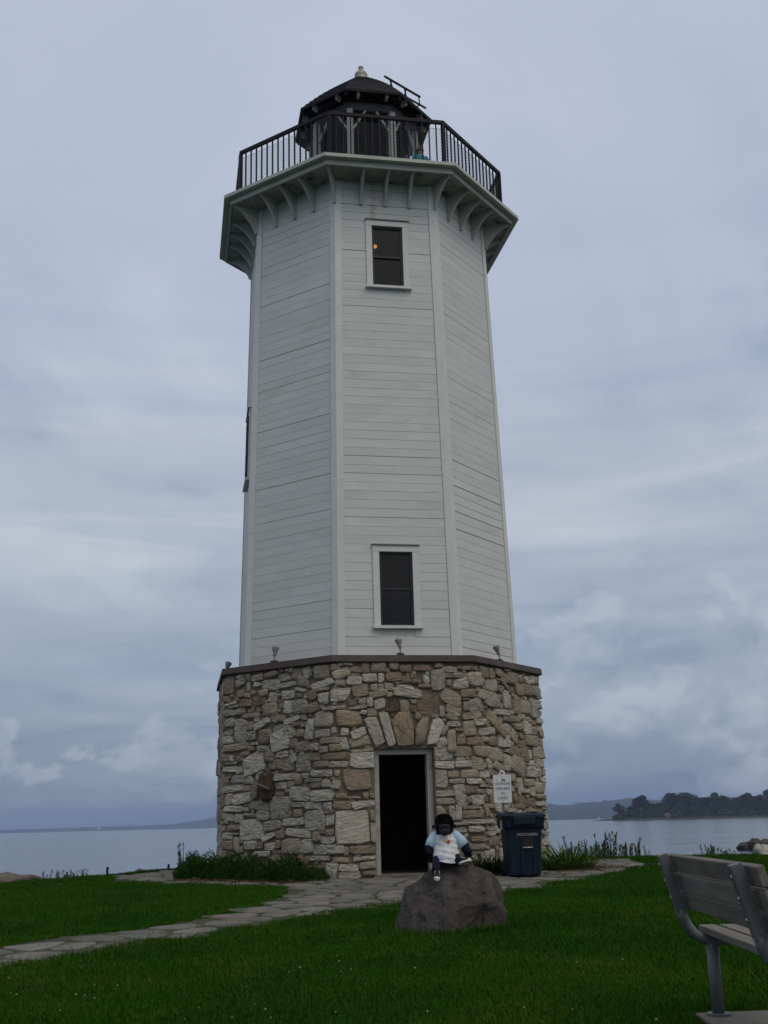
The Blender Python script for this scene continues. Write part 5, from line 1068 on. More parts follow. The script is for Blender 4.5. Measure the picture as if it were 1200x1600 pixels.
# ------------------------------------------------------------------ wheeled bin
BIN = mat('dark blue plastic', (.0038, .0115, .0225), .55, .18, 3, .06, 40, spec=.22, dirt=(.009, .017, .028), dscale=3, dlo=.5, dhi=.8)
BIN_DARK = mat('black plastic', (.008, .008, .010), .6, .1, 5)
PRINT = mat('pale grey print', (.36, .38, .40), .7, .1, 20)
t = thing('wheeled_bin', (2.375, -4.25, gz(2.37, -4.25)), 'dark blue wheeled rubbish bin with a hinged lid beside the stone wall', 'bin', rotz=rad(3))
def loft(m, secs, cap=True, r=.05, n=4):
    """rounded rectangles (cx, cy, z, w, d) joined upwards"""
    V = []; per = 4*n
    for cx, cy, z, w, d in secs:
        for qx, qy, a0 in ((1, 1, 0), (-1, 1, PI/2), (-1, -1, PI), (1, -1, 1.5*PI)):
            for j in range(n):
                a = a0+PI/2*j/(n-1); rr = min(r, w/2, d/2); V.append((cx+qx*(w/2-rr)+rr*math.cos(a), cy+qy*(d/2-rr)+rr*math.sin(a), z))
    F = [(i*per+j, i*per+(j+1) % per, (i+1)*per+(j+1) % per, (i+1)*per+j) for i in range(len(secs)-1) for j in range(per)]
    if cap: F += [tuple(range(per-1, -1, -1)), tuple(range((len(secs)-1)*per, len(secs)*per))]
    return m.add(V, F)
m = loft(M(), [(0, 0, .03, .49, .48), (0, 0, .06, .52, .52), (0, .0, .70, .585, .63), (0, .0, .78, .60, .65), (0, 0, .80, .66, .72), (0, 0, .93, .69, .75), (0, 0, .955, .70, .76)])
bb = m.build('body', BIN, t); b_ = bb.modifiers.new('bevel', 'BEVEL'); b_.width = .008; b_.segments = 2; b_.limit_method = 'ANGLE'; b_.angle_limit = rad(35)
m = loft(M(), [(0, 0, .957, .72, .79), (0, 0, .985, .73, .80), (0, .01, 1.02, .68, .72), (0, .02, 1.035, .55, .58)]); lid = m.build('lid', BIN, t)
M().box((0, -.405, .905), (.36, .03, .13)).build('lid_lip', BIN, lid, bevel=.012)
for s in (-.19, .19): M().box((s, -.1, 1.033), (.10, .45, .03)).build('lid_rib', BIN, lid, bevel=.01)
for s in (-1, 1):
    w = M().lathe([(.10, -.03), (.125, -.025), (.125, .025), (.10, .03)], (s*.28, .28, .125), 20, (1, 0, 0)).build('wheel', BIN_DARK, t); M().lathe([(.05, -.034), (.06, .034)], (s*.28, .28, .125), 14, (1, 0, 0)).build('hub', BIN, w)
M().tube([(-.27, .36, .95), (-.27, .45, .96), (.27, .45, .96), (.27, .36, .95)], .016, 8).build('handle', BIN_DARK, t)
for s in (-1, 1): M().box((s*.345, -.16, .84), (.03, .07, .16)).build('side_grip', PRINT if s < 0 else BIN, t, bevel=.01)
# front: recessed catch with its steel bar, two raised posts and the printed word
yf = lambda z: -(.26+(.315-.26)*(z-.06)/.64)
M().box((.045, yf(.56)-.004, .565), (.20, .02, .16)).build('catch_recess', BIN_DARK, t, bevel=.008)
M().tube([(-.04, yf(.5)-.020, .482), (.13, yf(.5)-.020, .482)], .011, 8).build('catch_bar', mat('bare steel', (.42, .43, .43), .35, .1, 9, metal=.7), t, True)
for s in (-.05, .155): M().hexa([(s-.03, yf(.07)-.02, .07), (s+.03, yf(.07)-.02, .07), (s+.03, yf(.07)+.01, .07), (s-.03, yf(.07)+.01, .07), (s-.025, yf(.46)-.016, .46), (s+.025, yf(.46)-.016, .46), (s+.025, yf(.46)+.01, .46), (s-.025, yf(.46)+.01, .46)]).build('front_post', BIN, t, bevel=.006)
text_part('printed_word', 'WISCONSIN', PRINT, t, (.045, yf(.685)-.004, .685), (rad(90-4.9), 0, 0), .062, .001)

# ------------------------------------------------------------------ opening hours sign
SIGNW = mat('white sign enamel', (.60, .605, .60), .45, .06, 5, dirt=(.36, .35, .33), dscale=4, dlo=.62, dhi=.8)
SIGNK = mat('black sign print', (.018, .018, .02), .6, .0)
POST = mat('galvanised post', (.20, .20, .215), .5, .15, 8, metal=.5)
t = thing('opening_hours_sign', (2.16, -3.72, gz(2.16, -3.72)), 'white metal opening hours sign on a steel post behind the bin', 'sign', rotz=rad(2))
SB = 1.155-gz(2.16, -3.72)
m = M(); P = []
for cx, cz, a0 in ((.135, .445, 0), (-.135, .445, PI/2), (-.135, .02, PI), (.135, .02, 1.5*PI)):
    for j in range(4): a = a0+PI/2*j/3; P.append((cx+.02*math.cos(a), -.032, SB+cz+.02*math.sin(a)))
plate = m.prism(P, (0, .004, 0)).build('plate', SIGNW, t)
m = M(); m.prism([(-.065, -.031, SB+.467), (.065, -.031, SB+.467), (.05, -.031, SB+.52), (.012, -.031, SB+.548), (-.03, -.031, SB+.535)][::-1], (0, .003, 0)).build('top_badge', SIGNW, t)
m = M(); m.box((0, 0, (SB+.50)/2-.03), (.045, .012, SB+.50-.0)); m.box((-.02, -.015, (SB+.50)/2-.03), (.006, .024, SB+.50)); m.box((.02, -.015, (SB+.50)/2-.03), (.006, .024, SB+.50)); m.build('post', POST, t)
for z in (.44, .035): M().lathe([(.007, 0), (.007, .006), (.003, .009)], (.0, -.032, SB+z), 10, (0, -1, 0)).build('bolt', SIGNK, t)
for txt, z, sz, sx in (('LIGHTHOUSE', .315, .062, .72), ('OPEN 8AM', .232, .064, .84), ('TO', .150, .060, .85), ('SUNSET', .075, .062, .85)):
    text_part('lettering', txt, SIGNK, plate, (.0, -.0335, SB+z), (rad(90), 0, 0), sz, .0008, sx=sx)
m = M()   # small boat emblem above the lettering and a dash beside it
for P in ([(-.012, .372), (.018, .372), (.012, .415)], [(.026, .372), (.052, .372), (.030, .405)], [(-.020, .362), (.06, .362), (.05, .370), (-.012, .370)], [(-.11, .372), (-.07, .378), (-.07, .384), (-.11, .380)]):
    m.prism([(a, -.0335, SB+b) for a, b in P], (0, -.0012, 0))
m.build('boat_emblem', SIGNK, plate)
m = M(); m.prism([(-.03, -.0335, SB+.487), (.028, -.0335, SB+.487), (.024, -.0335, SB+.505), (-.02, -.0335, SB+.508)], (0, -.001, 0)); m.build('badge_print', SIGNK, plate)

# ------------------------------------------------------------------ park bench, seen from behind
BENCH_METAL = mat('grey green powder coated tube', (.092, .102, .108), .45, .15, 6, .08, 60, spec=.4, dirt=(.06, .062, .065), dscale=4)
TIMBER = mat('weathered grey bench timber', (.165, .150, .130), .85, .25, 3, .5, 14, stretch=(9, 1, 9), obj_var=.12, tint=(.125, .110, .09), bdist=.006)
STEEL = mat('bright bolt steel', (.5, .5, .5), .35, .1, 9, metal=.9)
ang = math.atan2(.065, 1.66)
t = thing('park_bench', (1.97, -16.64, -.265), 'slatted timber park bench on bent grey metal tube frames, cut by the photo edge', 'bench', rotz=-ang)
def lx(x): return x-1.97
prof = [(1.725, .905), (1.745, .80), (1.775, .69), (1.802, .585)]
cur = [(1.80, .59), (1.812, .545), (1.835, .495), (1.868, .452), (1.91, .425), (1.96, .413), (2.06, .413), (2.40, .425), (2.43, .425)]
for y in (0, -1.66):
    m = M(); a, b = Vector((lx(1.718), y, .908)), Vector((lx(1.806), y, .575)); m.bar(a, b, .062, .056, (0, 1, 0)); fr_ = m.build('frame', BENCH_METAL, t, bevel=.006)
    M().tube([(lx(x), y, z) for x, z in cur], .031, 14).build('bent_tube', BENCH_METAL, fr_, True)
    M().tube([(0, y, -.01), (0, y, .40)], .036, 14).build('leg', BENCH_METAL, fr_, True)
    M().lathe([(.07, -.008), (.07, .012), (.06, .016)], (0, y, 0), 16).build('foot_plate', BENCH_METAL, fr_)
    for z in (.85, .755, .66):
        x = 1.722+(.905-z)*.265; M().lathe([(.011, 0), (.011, .008), (.004, .013)], (lx(x)-.028, y, z), 8, (-1, 0, -.26)).build('bolt', STEEL, fr_)
dn = Vector((.255, 0, -.967)).normalized(); dx = Vector((.967, 0, .255))
for i in range(3):
    c = Vector((lx(1.765), 0, .898))+dn*(.050+i*.112)+dx*.028
    M().box((c.x, -.83, c.z), (.040, 1.96, .098), Matrix((dx, Vector((0, 1, 0)), -dn)).transposed()).build('back_slat', TIMBER, t, bevel=.006)
for i in range(4):
    M().box((lx(1.985+i*.125), -.83, .468+(i == 3)*-.004), (.105, 1.96, .042)).build('seat_slat', TIMBER, t, bevel=.006)

# ------------------------------------------------------------------ child on the gallery
SKIN = mat('skin', (.36, .20, .14), .6, .1, 8); HAIR = mat('brown hair', (.055, .030, .015), .7, .3, 20, .5, 80); TEAL = mat('turquoise cloth', (.02, .20, .28), .85, .15, 10, .2, 40); JEANS = mat('blue jeans', (.05, .07, .13), .9, .2, 20, .2, 80)
t = thing('person', (1.27, -1.62, 14.06), 'child with brown hair and a turquoise top standing behind the gallery railing', 'person', rotz=rad(20))
H = 1.31; k = Sk()
pv = k.a((0, 0, .52*H), (.105, .08)); st = k.a((0, 0, .64*H), (.10, .075), pv); cc = k.a((0, 0, .75*H), (.12, .08), st); nn = k.a((0, 0, .835*H), .042, cc); hh = k.a((0, -.01, .905*H), (.072, .082), nn); k.a((0, -.0, .95*H), .062, hh)
for s in (-1, 1):
    w = k.chain(cc, ((s*.14, 0, .785*H), .045), ((s*.19, -.01, .63*H), .036), ((s*.17, -.12, .54*H), .028)); add_hand(k, w, (s*.17, -.12, .54*H), (0, -.8, -.3), (1, 0, 0), .14)
    k.chain(pv, ((s*.07, 0, .46*H), .075), ((s*.075, -.01, .26*H), .052), ((s*.08, .02, .05*H), .036), ((s*.085, -.09, .025*H), .034))
bd = skin('body', k.v, k.e, k.r, 0, SKIN, t)
hr = M().ball((0, .012, .925*H), (.088, .094, .092), 16).ball((0, .045, .875*H), (.078, .055, .085), 12); hr.build('hair', HAIR, t, True)
fc = M().ball((0, -.090, .905*H), (.012, .016, .016), 8).build('nose', SKIN, bd, True)
for s in (-1, 1): M().ball((s*.028, -.080, .918*H), .009, 8).build('eye', EYE, bd, True)
M().bar((-.02, -.083, .882*H), (.02, -.083, .882*H), .006, .006).build('mouth', mat('lip', (.3, .09, .08), .6), bd)
tp = M().lathe([(.135, .53*H), (.132, .62*H), (.140, .74*H), (.125, .80*H), (.06, .835*H)], n=20, sy=.72).build('top', TEAL, t, True)
for s in (-1, 1):
    M().tube([(s*.10, 0, .80*H), (s*.155, 0, .75*H), (s*.185, -.005, .68*H)], [.062, .058, .054], 12).build('sleeve', TEAL, tp, True)
    M().tube([(s*.065, 0, .54*H), (s*.075, -.005, .28*H), (s*.08, .015, .07*H)], [.092, .068, .055], 12).build('trouser_leg', JEANS, t, True)
    M().ball((s*.085, -.05, .03), (.042, .11, .04), 12).build('shoe', BLACKC, t, True)

# ------------------------------------------------------------------ plants
LEAF = mat('dark green strap leaf', (.020, .055, .007), .8, .3, 6, tint=(.032, .060, .010), obj_var=.2, spec=.1)
LEAF2 = mat('fresh green strap leaf', (.065, .145, .016), .8, .3, 6, tint=(.085, .150, .028), obj_var=.2, spec=.12)
BUSH = mat('low dark green foliage', (.012, .040, .005), .9, .35, 8, tint=(.022, .050, .006), obj_var=.2, spec=.05)
WEED = mat('grey green weed leaf', (.095, .125, .06), .9, .3, 6, tint=(.065, .072, .040), obj_var=.25)
def strap_clump(n, L, spread, w, seed, r0=.12):
    rnd = np.random.default_rng(seed); V, F = [], []
    for i in range(n):
        a = rnd.uniform(0, 2*PI); d = np.array([math.cos(a), math.sin(a), 0]); p0 = d*rnd.uniform(0, r0)+np.array([rnd.normal(0, r0*.4), rnd.normal(0, r0*.4), -.02]); l = L*rnd.uniform(.55, 1.1); lean = spread*rnd.uniform(.25, 1.1)
        s = np.array([-d[1], d[0], 0]); tw = rnd.uniform(-.5, .5); o = len(V); seg = 6
        for j in range(seg+1):
            t = j/seg; th = lean*t*1.5; r = l*(math.sin(th)/1.5/max(lean, .05)*.9); z = l*t*math.cos(th*.62)
            ww = w*(1-t**2.2)*(.6+.8*min(t*4, 1)*.5); pp = p0+d*r+np.array([0, 0, z]); sv = s+np.array([0, 0, tw*.5])
            V += [pp-sv*ww, pp+np.array([0, 0, -ww*.6]), pp+sv*ww]
        for j in range(seg): q_ = o+3*j; F += [(q_, q_+1, q_+4, q_+3), (q_+1, q_+2, q_+5, q_+4)]
    me = bpy.data.meshes.new('clump'); me.from_pydata([tuple(v) for v in V], [], F); me.update(); me.shade_smooth(); return me
lilies = [strap_clump(190, .64, 1.5, .015, s, .18) for s in (1, 2, 3)]
PL = [(3.2,-2.5,.95,0,'arching green strap leaf clump just right of the bin'), (3.50,-1.95,1.12,1,'tallest strap leaf clump between the bin and the weeds'), (3.66,-2.3,.72,2,'low strap leaf clump in front of the tallest one right of the bin'),
      (1.72,-3.52,.82,2,'dark strap leaf clump left of the bin behind the boulder'), (2.02,-3.32,.95,0,'dark strap leaf clump partly hidden by the bin'), (1.38,-3.55,.52,1,'small strap leaf clump between the doorway and the bin')]
for x, y, s, i, lb in PL:
    o = link('daylily_clump', lilies[i], LEAF2 if x > 3 else LEAF); o.location = (x, y, gz(x, y)); o.scale = (s, s, s*.82); o.rotation_euler = (0, 0, x*7); tag(o, lb, 'plant', 'strap leaf clumps round the tower')
    if x <= 3: o.data = lilies[i]
lil_dark = [m_.copy() for m_ in lilies]
for m_ in lil_dark: m_.materials.clear(); m_.materials.append(LEAF)
for o in list(COL.objects):
    if o.name.startswith('daylily_clump') and o.location.x < 3: o.data = lil_dark[lilies.index(o.data)]
def bush(n, rx, ry, h, w, seed):
    rnd = np.random.default_rng(seed); V, F = [], []
    for i in range(n):
        a = rnd.uniform(0, 2*PI); r = math.sqrt(rnd.random()); x, y = rx*r*math.cos(a), ry*r*math.sin(a); top = h*(1-r*r*.75)*(.72+.4*noise.noise((x*4+seed, y*4, 0)))
        z = top*rnd.random()**.45; d = rnd.normal(0, 1, 3)+np.array([x/rx, y/ry, .9]); d /= np.linalg.norm(d); s = np.cross(d, rnd.normal(0, 1, 3)); s /= np.linalg.norm(s); l = w*rnd.uniform(1.2, 3.0); p = np.array([x, y, z]); o = len(V); m_ = p+d*l*.5+np.array([0, 0, .004])
        V += [p, m_-s*w*.36, p+d*l, m_+s*w*.36]; F.append((o, o+1, o+2, o+3))
    me = bpy.data.meshes.new('bush'); me.from_pydata([tuple(v) for v in V], [], F); me.update(); return me
bushes = [bush(3400, .52, .40, .66, .026, s) for s in (11, 12, 13)]
for x, y, s, i, lb in [(-3.28,-2.15,.95,0,'dense low green plant at the left corner of the stone base'), (-3.15,-2.45,1.0,1,'dense low green plant second from the left corner of the base'), (-2.65,-2.95,1.05,2,'dense low green plant in the middle of the left bed'), (-2.1,-3.3,1.0,0,'dense low green plant under the rusty fixture'), (-1.55,-3.62,.95,1,'dense low green plant toward the doorway end of the left bed'), (-1.12,-3.85,.62,2,'smallest green plant nearest the doorway slab')]:
    o = link('bedding_plant', bushes[i], BUSH); o.location = (x, y, gz(x, y)-.02); o.scale = (s, s, s*.95); o.rotation_euler = (0, 0, x*5); tag(o, lb, 'plant', 'low plants along the left foot of the tower')
def weed(n, h, spread, seed, leafy=1.0, fl=True):
    rnd = np.random.default_rng(seed); st_, lf = M(), M()
    for i in range(n):
        a = rnd.uniform(0, 2*PI); p = np.array([rnd.normal(0, spread), rnd.normal(0, spread), -.05]); hh_ = h*rnd.uniform(.6, 1.05); b = np.array([math.cos(a), math.sin(a), 0])*hh_*rnd.uniform(.02, .2)
        P = [p+b*(t*t)+np.array([0, 0, hh_*t]) for t in (0, .35, .7, 1)]; st_.tube([tuple(x) for x in P], [.010, .009, .008, .005], 4)
        for j in range(int(16*leafy)):
            t = rnd.uniform(.12, .97); c = p+b*t*t+np.array([0, 0, hh_*t]); d = rnd.normal(0, 1, 3); d[2] = abs(d[2])*.5+.35; d /= np.linalg.norm(d); s = np.cross(d, [0, 0, 1.]); s /= np.linalg.norm(s)+1e-6; l = rnd.uniform(.08, .18)*(1.15-t*.6); m_ = c+d*l*.5
            lf.add([c, m_-s*l*.16, c+d*l, m_+s*l*.16], [(0, 1, 2, 3)])
        if fl:
            for j in range(9):
                c = P[-1]+rnd.normal(0, .012, 3)+np.array([0, 0, -.08*rnd.random()]); s = .016; lf.add([c+np.array([-s, 0, 0]), c+np.array([0, -s, s]), c+np.array([s, 0, 0]), c+np.array([0, s, s*1.6])], [(0, 1, 2, 3), (3, 2, 1, 0)])
    return st_, lf
wd = []
for i, (n, h, sp_, lf_) in enumerate(((11, .78, .17, 1.5), (12, .52, .22, 2.2), (6, .85, .10, 1.2))):
    a, b = weed(n, h, sp_, 30+i, lf_); wd.append((a.mesh('weed_stems'), b.mesh('weed_leaves')))
def place_weed(i, x, y, s, lb, grp):
    t = link('tall_weed', wd[i][0], WEED); t.location = (x, y, gz(x, y)); t.scale = (s,)*3; t.rotation_euler = (0, 0, x*9+y); tag(t, lb, 'weed', grp)
    link('leaves', wd[i][1], WEED, t)
for i, x, y, s, lb in [(0,5.55,4.3,.85,'tallest weed clump on the shore between the tower and the bench'), (1,5.85,4.2,.75,'leafy weed clump just right of the tallest shore weeds'), (1,5.2,4.3,.8,'leafy weed clump just left of the tallest shore weeds'), (0,4.85,4.2,.6,'thin weeds on the shore near the strap leaf bed'), (2,4.45,3.9,.62,'single weed stalks right behind the strap leaf clumps'), (1,4.65,4.3,.65,'short weeds low on the shore right of the tower'), (2,6.15,4.2,.55,'lone thin stalks left of the bench back'), (1,5.45,4.0,.6,'short leafy weeds in front of the tallest shore weeds')]:
    place_weed(i, x, y, s, lb, 'weeds on the right shore')
for i, x, y, s, lb in [(2,-4.05,.6,.72,'tall dark weed stalks just left of the stone base'), (0,-3.76,.1,.66,'leafy tall weed beside the left corner of the stone base'), (1,-6.42,.35,.62,'pale weeds on the left shore right of the long rock'), (0,-6.15,.9,.36,'low weed tuft right of the pale shore weeds'), (2,-6.55,-.1,.34,'thin stalks on the left shore beside the long rock')]:
    place_weed(i, x, y, s, lb, 'weeds on the left shore')
for i, x, y, s, lb in [(1,7.75,3.7,.55,'small shore weed showing above the bench back'), (1,8.2,3.75,.42,'lower shore weed above the middle of the bench back'), (2,6.45,4.6,.45,'lone stem on the shore left of the bench')]:
    place_weed(i, x, y, s, lb, 'weeds behind the bench')
PO = mat('dark weathered stake', (.02, .022, .018), .9, .2, 9)
for x, y, h, lb in [(-5.82,1.7,.21,'short dark stake on the left lawn edge against the water'), (-4.83,3.5,.15,'shorter dark stake just left of the flat shore stone')]:
    m = M().tube([(0, 0, -.1), (.01, 0, h)], [.030, .026], 8).lathe([(.03, h), (.03, h+.02), (.01, h+.03)], (.01, 0, 0), 8); o = m.build('stake', PO); o.location = (x, y, gz(x, y)); tag(o, lb, 'stake', 'stakes on the lawn edge')

# ------------------------------------------------------------------ shore rocks
PINK = mat('pinkish shore rock', (.15, .122, .108), .9, .25, 4, .5, 30, tint=(.12, .098, .088), obj_var=.15)
PALE = mat('pale limestone block', (.36, .34, .29), .9, .22, 4, .5, 30, tint=(.28, .26, .21), obj_var=.12)
DARKR = mat('dark wet rock', (.046, .041, .040), .85, .3, 2, .5, 12, tint=(.062, .052, .049), obj_var=.25)
def rock(name, loc, size, seed, mt, label, grp, flat=False):
    rnd = random.Random(seed); P = []
    for i in range(26):
        v = Vector((rnd.gauss(0, 1), rnd.gauss(0, 1), rnd.gauss(0, 1))).normalized(); v = Vector((v.x*rnd.uniform(.85, 1.1), v.y, min(v.z, .62 if flat else .9)))
        P.append(Vector((v.x*size[0], v.y*size[1], v.z*size[2])))
    me = rock_mesh(P, 4, min(size)*.22, seed*1.7, .08, min(size)*.09); o = link(name, me, mt); o.location = loc; o.rotation_euler = (0, 0, rnd.uniform(-.3, .3))
    return tag(o, label, 'rock', grp)
rock('shore_rock', (-9.0, 5.2, -.30), (1.0, .5, .32), 3, PINK, 'long low pinkish rock at the far left edge of the lawn', 'rocks on the left shore', True)
rock('shore_rock', (-9.2, 4.5, -.50), (.42, .3, .14), 14, PALE, 'flat pale stone lying in front of the long pinkish rock', 'rocks on the left shore', True)
rock('shore_rock', (-5.62, 4.4, -.36), (.26, .3, .34), 5, PINK, 'small pinkish rock behind the pale shore weeds', 'rocks on the left shore')
rock('shore_rock', (-5.30, 4.6, -.40), (.20, .2, .33), 6, DARKR, 'smaller dark rock right of the pale shore weeds', 'rocks on the left shore')
rock('shore_rock', (-4.45, 5.6, -.36), (.62, .5, .40), 7, PINK, 'flat pinkish rock at the water left of the tower', 'rocks on the left shore', True)
rock('shore_rock', (6.0, 3.6, -.12), (.20, .12, .10), 8, PALE, 'pale flat stone at the foot of the shore weeds', 'rocks on the right shore', True)
rock('shore_rock', (8.95, 3.2, -.20), (.45, .4, .42), 21, PALE, 'largest pale limestone block behind the bench at the right edge', 'pale blocks behind the bench')
rock('shore_rock', (9.35, 2.3, -.20), (.45, .4, .40), 22, PALE, 'pale limestone block nearest the right edge behind the bench', 'pale blocks behind the bench')
rock('shore_rock', (8.6, 3.7, -.32), (.35, .3, .22), 23, PALE, 'low pale limestone block left of the larger blocks', 'pale blocks behind the bench')
rnd = random.Random(2); n = 0
for i in range(34):
    x = 23.9+i*.30+rnd.uniform(-.15, .15); y = 54+rnd.uniform(-.9, .9)-i*.05; s = rnd.uniform(.28, .62)*(.6 if i == 0 else 1)
    names = ['first dark jetty rock at the tip pointing to the tower', 'second dark jetty rock from the tip'] if i < 2 else None
    rock('jetty_rock', (x, y, WATER_Z+.08+min(i, 18)*.035+rnd.uniform(0, .16)), (s*1.1, s, s*.72), 40+i, DARKR, names[i] if names else 'dark wet rock piled along the low jetty on the right', 'rocks of the jetty')

# ------------------------------------------------------------------ far trees on the peninsula, house, boat
CROWN = mat('far tree foliage', (.020, .036, .011), .95, .45, .6, tint=(.028, .036, .013), obj_var=.35)
TRUNK = mat('far tree bark', (.05, .04, .03), .9, .2, 1)
def tree_meshes(seed, h, w):
    rnd = np.random.default_rng(seed); tr = M(); tr.tube([(0, 0, -1), (.1, 0, h*.35), (.0, .1, h*.62), (.2, 0, h*.85)], [.35, .28, .18, .06], 6)
    lob = []
    for i in range(9):
        a = rnd.uniform(0, 2*PI); z = h*rnd.uniform(.34, .88); r = w*rnd.uniform(.15, .62)*(1.15-abs(z/h-.5)); c = np.array([r*math.cos(a), r*math.sin(a), z]); lob.append((c, rnd.uniform(.24, .42)*w))
        tr.tube([(0, 0, z*.6), tuple(c)], [.14, .04], 4)
    lob.append((np.array([0, 0, h*.82]), .3*w)); V, F = [], []
    for c, R in lob:
        for j in range(260):
            d = rnd.normal(0, 1, 3); d /= np.linalg.norm(d); p = c+d*R*rnd.uniform(.55, 1.05)*np.array([1, 1, .8]); s = rnd.normal(0, 1, 3); s /= np.linalg.norm(s); t_ = np.cross(s, rnd.normal(0, 1, 3)); t_ /= np.linalg.norm(t_); e = rnd.uniform(.32, .72); o = len(V)
            V += [p-s*e, p-t_*e*.6, p+s*e, p+t_*e*.6]; F.append((o, o+1, o+2, o+3))
    me = bpy.data.meshes.new('crown'); me.from_pydata([tuple(v) for v in V], [], F); me.update()
    return tr.mesh('trunk'), me
TP = [tree_meshes(100+i, h, w) for i, (h, w) in enumerate(((14, 9), (12, 10), (16, 8), (10, 9)))]
def far_tree(i, x, y, s, label, grp, z=None):
    t = thing('far_tree', (x, y, WATER_Z+.9 if z is None else z), label, 'tree', grp, x*3.7); t.scale = (s, s, s*.92)
    link('trunk', TP[i][0], TRUNK, t); link('crown', TP[i][1], CROWN, t)
# (photo column, crown top row) of the trees one can tell apart along the point
def colx(px, y): return (px-600)/1771.2*(y-CAM_Y)*1.0+(y-CAM_Y)*math.sin(YAW)
TL = [(943,1253,2,'lone round tree at the left tip of the peninsula'), (955,1266,3,'low bushy tree just right of the lone tip tree'), (966,1260,1,'small tree between the tip tree and the first tall crown'), (980,1243,0,'first tall broad crown from the tip of the peninsula'), (992,1256,3,'low tree right of the first tall crown'), (1003,1254,1,'low tree in the gap before the twin crowns'), (1022,1239,0,'left one of the twin tall crowns above the far house'), (1041,1239,1,'right one of the twin tall crowns above the far house'), (1056,1246,3,'lower tree right of the twin tall crowns'), (1072,1246,1,'lower tree left of the pointed tall crown'), (1091,1235,2,'pointed tall crown in the middle of the treeline'), (1106,1242,0,'broad tree right of the pointed tall crown'), (1124,1245,1,'broad lower tree in the right half of the treeline'), (1141,1238,0,'tall broad tree before the highest right crowns'), (1156,1243,3,'lower tree left of the highest right crowns'), (1172,1230,2,'first of the highest crowns near the right photo edge'), (1189,1227,0,'highest crown of the treeline near the right photo edge'), (1205,1231,1,'crown cut by the right photo edge'), (1228,1230,0,'tree beyond the right photo edge')]
for n, (px, row, i, lb) in enumerate(TL):
    y = 885+((n*37) % 50); hpx = 1277.5-(px-935)*.033-row; hh_ = hpx/1771.2*(y-CAM_Y)
    s = hh_/(14, 12, 16, 10)[i]/.92*1.02; far_tree(i, colx(px, y), y, s, lb, 'trees on the far peninsula')
rnd = random.Random(9); V, F = [], []
gen = np.random.default_rng(9)
for j in range(16000):    # undergrowth below the crowns
    px = gen.uniform(934, 1262); y = gen.uniform(868, 930); x = colx(px, y); h = gen.random()**1.4*np.interp(px, [934, 950, 1000, 1260], [2.5, 6.0, 8.5, 11]); p = np.array([x, y, WATER_Z+.8+h]); s = gen.normal(0, 1, 3); s /= np.linalg.norm(s); t_ = np.cross(s, gen.normal(0, 1, 3)); t_ /= np.linalg.norm(t_); e = gen.uniform(.35, .8); o = len(V)
    V += [p-s*e, p-t_*e*.7, p+s*e, p+t_*e*.7]; F.append((o, o+1, o+2, o+3))
np_mesh('undergrowth', np.array(V), np.array(F), CROWN, kind='stuff')
HW = mat('pinkish far house wall', (.36, .24, .20), .8, .1, .5); HR = mat('far house roof', (.16, .11, .10), .9, .1, .5)
t = thing('far_house', (colx(1020, 866), 866, WATER_Z+1.6), 'tiny pinkish house among the trees on the far peninsula', 'house', rotz=.1)
M().box((0, 0, 1.6), (6, 5, 3.2)).build('wall', HW, t); t.scale = (.55,)*3; t.location.y = 871; M().prism([(-3.4, -3, 3.2), (-3.4, 3, 3.2), (-3.4, 0, 5.2)], (6.8, 0, 0)).build('roof', HR, t)
M().box((-1.2, -2.53, 1.9), (1.4, .08, 1.3)).build('window', SASH, t); M().box((1.2, -2.53, 1.1), (1.1, .08, 2.2)).build('door', SASH, t)
WB = mat('white boat paint', (.7, .7, .7), .5, 0)
t = thing('sailboat', (colx(913, 2400), 2400, WATER_Z), 'tiny white sailboat on the far water left of the peninsula', 'boat', rotz=.6)
M().add([(-4, 0, .9), (0, -1.3, .8), (5, 0, 1.1), (0, 1.3, .8), (-3.4, 0, -.4), (0, -.8, -.4), (3.6, 0, -.4), (0, .8, -.4)], [(0, 1, 2, 3)[::-1], (0, 1, 5, 4), (1, 2, 6, 5), (2, 3, 7, 6), (3, 0, 4, 7), (4, 5, 6, 7)]).build('hull', WB, t)
M().tube([(.6, 0, .8), (.6, 0, 10)], .09, 6).build('mast', WB, t); M().prism([(.4, 0, 1.8), (-3.6, .1, 2.0), (.4, 0, 9.6)], (0, .03, 0)).build('sail', WB, t); t.scale = (.6,)*3
t = thing('far_house', (colx(160, 6150), 6150, WATER_Z+8), 'tiny pale building on the far left shore', 'house'); M().box((0, 0, 3), (16, 10, 9)).build('wall', WB, t); M().prism([(-9, -6, 7.5), (-9, 6, 7.5), (-9, 0, 11)], (18, 0, 0)).build('roof', HR, t)

